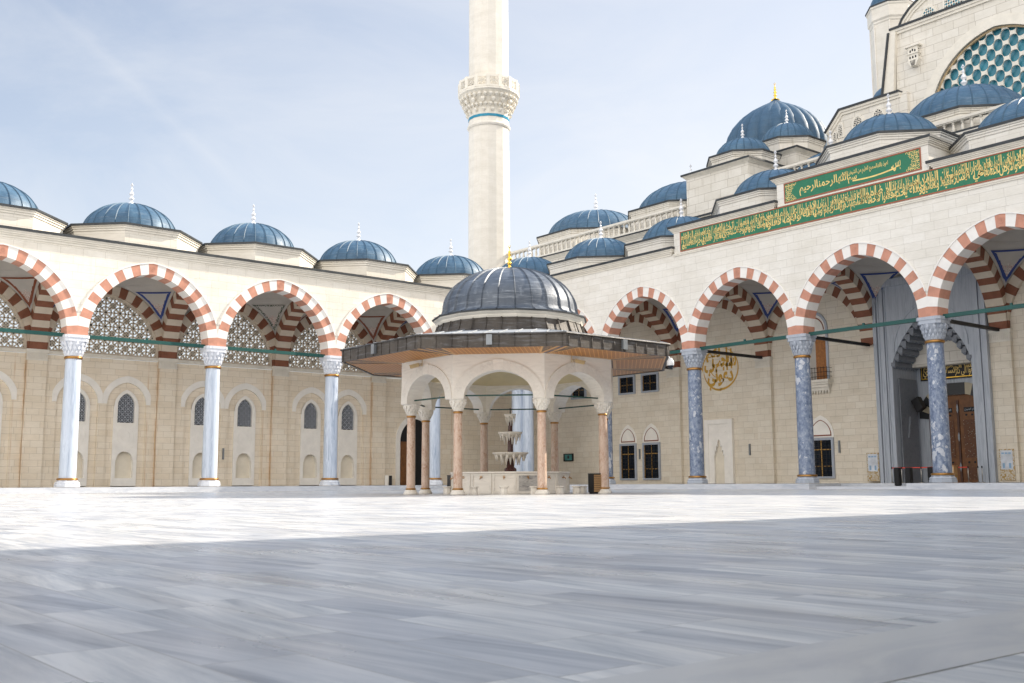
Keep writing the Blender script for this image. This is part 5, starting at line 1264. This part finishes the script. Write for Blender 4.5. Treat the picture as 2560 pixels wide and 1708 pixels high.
def slat_bin(label, p, rz, w=.46, h=.82, d=.40):
    t = thing('litter_bin', label, 'bin', p, rz, 'slatted litter bins'); 
    mb = MB(); mb.box(-w/2, w/2, -d/2, d/2, .06, h-.02); mb.box(-w/2+.03, w/2-.03, -d/2+.03, d/2-.03, 0, .06); mb.box(-w/2-.01, w/2+.01, -d/2-.01, d/2+.01, h-.02, h); mb.build('body', [M_BLACK], t)
    mb = MB(); n = 8
    for k in range(n): z0 = .08+k*(h-.12)/n; mb.box(-w/2+.01, w/2-.01, -d/2-.03, -d/2-.002, z0, z0+(h-.12)/n-.014)
    mb.build('slats', [simple('bin_slats', (.33, .19, .08), .5, 0, .2, 5)], t)
slat_bin('slatted wooden litter bin with black side standing right of the pavilion', rdir(3.45, 43.0), rad(51+30))
slat_bin('slatted wooden litter bin partly hidden behind the pavilion stools at left', rdir(-2.55, 47.5), rad(51+25))
slat_bin('dark brown bin low beside a pale column at the far courtyard corner', (1.9, -3.4, 0), rad(50), .6, .95, .6)
def lampm():
    mb = MB(); mb.box(-.06, .06, -.10, 0, -.42, .42); mb.box(-.05, .05, -.12, -.10, -.38, .38); return mb.mesh('wall_lamp', [M_GREY])
lm = lampm()
for (x, y, z, r, lab) in ((-WL+.11, -22.5, 2.75, pi/2, 'thin grey wall lamp between the twin blind arches of the left wall'), (5.58, WR-.002, 2.8, 0, 'thin grey wall lamp between the two barred windows'), (16.92, WR-.002, 2.86, 0, 'thin grey wall lamp right of the stone prayer niche'), (24.6, WR-.002, 2.84, 0, 'thin grey wall lamp right of the single barred window near the portal')):
    o = link('wall_lamp', lm, None, (x, y, z), r); tag(o, lab, 'lamp', 'wall lamps under the arcades')
def floodlight(k, x, lab):
    mb = MB(); mb.box(-.09, .09, -.14, -.02, -.17, .17); mb.box(-.11, .11, -.155, -.14, -.19, .19); mb.box(-.03, .03, -.02, .0, -.06, .06)
    o = mb.build('floodlight', [M_GREY], None); a = k*pi/4+pi/2; c, s = cos(a-pi/2), sin(a-pi/2)
    r = AF+.012; n = (cos(k*pi/4), sin(k*pi/4)); o.location = (PC[0]+n[0]*r-n[1]*x, PC[1]+n[1]*r+n[0]*x, 5.68); o.rotation_euler[2] = a
    tag(o, lab, 'lamp', 'floodlights on the pavilion eaves')
floodlight(7, -.05, 'small grey floodlight on the front eave of the pavilion'); floodlight(0, .15, 'small grey floodlight on the right eave of the pavilion'); floodlight(6, -.1, 'small grey floodlight on the left eave of the pavilion')
def cctv(k, x, lab, tilt):
    t = thing('security_camera', lab, 'camera', (0, 0, 0), 0, 'cameras on the pavilion'); n = (cos(k*pi/4), sin(k*pi/4)); r = AO+.02
    t.location = (PC[0]+n[0]*r-n[1]*x, PC[1]+n[1]*r+n[0]*x, 5.25); t.rotation_euler[2] = k*pi/4+pi/2
    mb = MB(); mb.obox((0, -.16, -.03), (tilt*.26, -.40, -.12), .11, .12); mb.obox((tilt*.02, -.16, .04), (tilt*.30, -.44, -.055), .14, .02); mb.tube((tilt*.26, -.40, -.12), (tilt*.275, -.415, -.126), .05, 10); mb.build('housing', [M_BEIGE], t)
    mb = MB(); mb.tube((0, 0, .02), (0, -.20, .0), .022, 8); mb.tube((-tilt*.16, -.12, .20), (-tilt*.16, -.12, -.08), .014, 8); mb.tube((-tilt*.16, -.12, -.08), (0, -.16, -.06), .014, 8); mb.build('bracket', [M_BEIGE], t)
cctv(6, -.25, 'beige camera pointing left under the left side of the pavilion eaves', -1); cctv(0, -.35, 'beige camera pointing right under the right side of the pavilion eaves', 1)
t = thing('dome_camera', 'white dome security camera hanging from the right tip of the pavilion eaves', 'camera', (PC[0]+7.27*cos(pi/8), PC[1]+7.27*sin(pi/8), 5.05), 0)
mb = MB(); mb.lathe([(0, .30), (.07, .30), (.08, .26), (.14, .18), (.15, .04), (.13, 0)], 16); mb.tube((0, 0, .28), (-.1, -.04, .42), .025, 8); mb.build('housing', [M_GLW], t)
mb = MB(); mb.lathe([(.13*cos(pi/2*k/6), -.12*sin(pi/2*k/6)) for k in range(7)], 16); mb.build('lens_dome', [M_GLASS], t)
t = thing('display_screen', 'teal display screen in a black case on the wall behind the pavilion', 'screen', (-3.2, WR-.003, 2.72))
mb = MB(); mb.box(-.62, .62, -.12, 0, -.34, .34); mb.build('case', [M_BLACK], t)
mb = MB(); mb.box(-.42, .50, -.126, -.12, -.25, .25); pn = mb.build('panel', [M_SCREEN], t)
mb = MB(); mb.prism([(.04+.12*cos(k*pi/5), .02+.15*sin(k*pi/5)) for k in range(10)], 'y', -.13, -.126); mb.build('round_picture', [M_BLACK], pn)
def info(label, x, p_front):
    t = thing('information_board', label, 'board', (x, WR-p_front, 1.42), 0, 'information boards beside the portal')
    mb = MB(); mb.box(-.46, .46, -.04, 0, -.96, .92); mb.build('frame', [M_GIRIH], t)
    mb = MB(); mb.box(-.36, .36, -.048, -.04, -.30, .84); s_ = mb.build('printed_sheet', [M_BOARD], t)
    mb = MB()
    for k in range(3): mb.box(-.30+k*.21, -.14+k*.21, -.052, -.048, .62, .72)
    for k in (-.26, .12): mb.box(k, k+.14, -.052, -.048, -.22, .08)
    mb.build('printed_block', [simple('print_blue', (.25, .40, .58), .4)], s_)
info('brass framed notice board on the wall left of the portal', 27.30, .31); info('brass framed notice board on the wall right of the portal', 36.30, .31)
def upbox(label, x, y, z, h, w=.30, d=.30):
    t = thing('upright_box', label, 'box', (x, y, z), 0, 'black upright boxes before the portal')
    mb = MB(); mb.box(-w/2, w/2, -d/2, d/2, .03, h); mb.box(-w/2+.04, w/2-.04, -d/2+.04, d/2-.04, 0, .03); mb.build('cabinet', [M_BLACK], t)
    mb = MB(); mb.box(-w/2+.02, w/2-.02, -d/2-.012, -d/2, .06, h-.04); mb.build('front_cloth', [simple('dark_cloth', (.010, .010, .011), .8)], t)
upbox('slim black upright box on the lower step left of the door, leftmost of three', 32.70, 1.5, .17, 1.08); upbox('slim black upright box, middle one of three on the lower step', 33.43, 1.5, .17, 1.08); upbox('black upright box half hidden by the mottled column before the door', 34.05, 3.0, .34, .93, .46)
t = thing('wall_speaker', 'black loudspeaker tilted on the portal wall beside the mottled column', 'loudspeaker', (29.75, WR+1.7, 5.45), 0)
mb = MB(); mb.prism([(-.36, .30), (.10, .56), (.46, -.18), (0, -.48)], 'y', -.5, 0); mb.build('cabinet', [M_BLACK], t); mb = MB(); mb.box(-.06, .06, -.3, .8, -.05, .05); mb.build('bracket', [M_BLACK], t)
def post(label, x, y, z=.34, bx=None):
    t = thing('barrier_post', label, 'barrier post', (x, y, z), 0, 'queue barrier posts before the portal')
    mb = MB(); mb.lathe([(0, 0), (.16, 0), (.16, .02), (.05, .045)], 16); mb.tube((0, 0, .03), (0, 0, .98), .025, 10); mb.build('stem', [simple('steel_post', (.50, .48, .44), .3, .8)] , t)
    mb = MB(); mb.lathe([(.035, .88), (.04, .9), (.04, 1.0), (0, 1.01)], 10); mb.build('cap', [M_BLACK], t)
    if bx is not None:
        mb = MB(); mb.box(min(0, bx-x)+.03, max(0, bx-x)-.03, -.006, .006, .91, .975); mb.build('belt', [M_REDB], t)
post('steel post at the left end of the red queue belt', 30.21, 5, .34, 30.88); post('steel post just right of the leftmost black box, carrying red belt', 30.88, 5, .34, 32.19); post('steel post with red belt between the second and third black box', 32.19, 5, .34, 33.3)
post('pale post ending a red belt in front of the right door leaf', 34.14, 7.0, .34, 33.5); post('thin steel post before the right door leaf, left one of a close pair', 34.76, 7.0); post('thin steel post before the right door leaf, right one of a close pair', 34.99, 7.05)
t = thing('wooden_stand', 'small pale wooden stand behind the column base at the door', 'stand', (33.1, 6.9, .34), 0)
mb = MB(); mb.box(-.32, .32, -.25, .25, 1.0, 1.06); mb.box(-.30, -.26, -.22, .22, 0, 1.0); mb.box(.26, .30, -.22, .22, 0, 1.0); mb.build('frame', [M_TAN], t); mb = MB(); mb.box(-.26, .26, -.2, -.17, .1, .98); mb.build('front_panel', [simple('pale_board', (.62, .52, .38), .6)], t)
t = thing('folding_sign', 'pale and dark folded sign standing by the left wall near the wooden door', 'sign', (-7.7, -8.2, .34), rad(60))
mb = MB(); mb.box(-.30, .0, -.03, .03, .0, .82); mb.build('pale_leaf', [M_SLAB], t); mb = MB(); mb.box(.04, .30, -.05, .01, .0, .80); mb.build('dark_leaf', [M_BLACK], t)

# ================================================================ near arcade behind the viewpoint (throws the foreground shade)
EN = [-14+9*k for k in range(10)]
build_arcade('courtyard_arcade', 'near arcade at the viewpoint whose shade covers the foreground paving', 'arcade', (65.4, 0, 0), -pi/2, EN, WL,
    dict(zt=15.12, front=M_FRONT, back=M_BACK, columns=COLW, paints=[M_PB, M_PR], detail=False, nocol=()))
mb = MB(); mb.box(65.4+WL, 65.4+WL+.6, -72, 14, 0, 15.5); tag(mb.build('boundary_wall', [M_BACK]), 'plain stone wall closing the near arcade', 'wall')
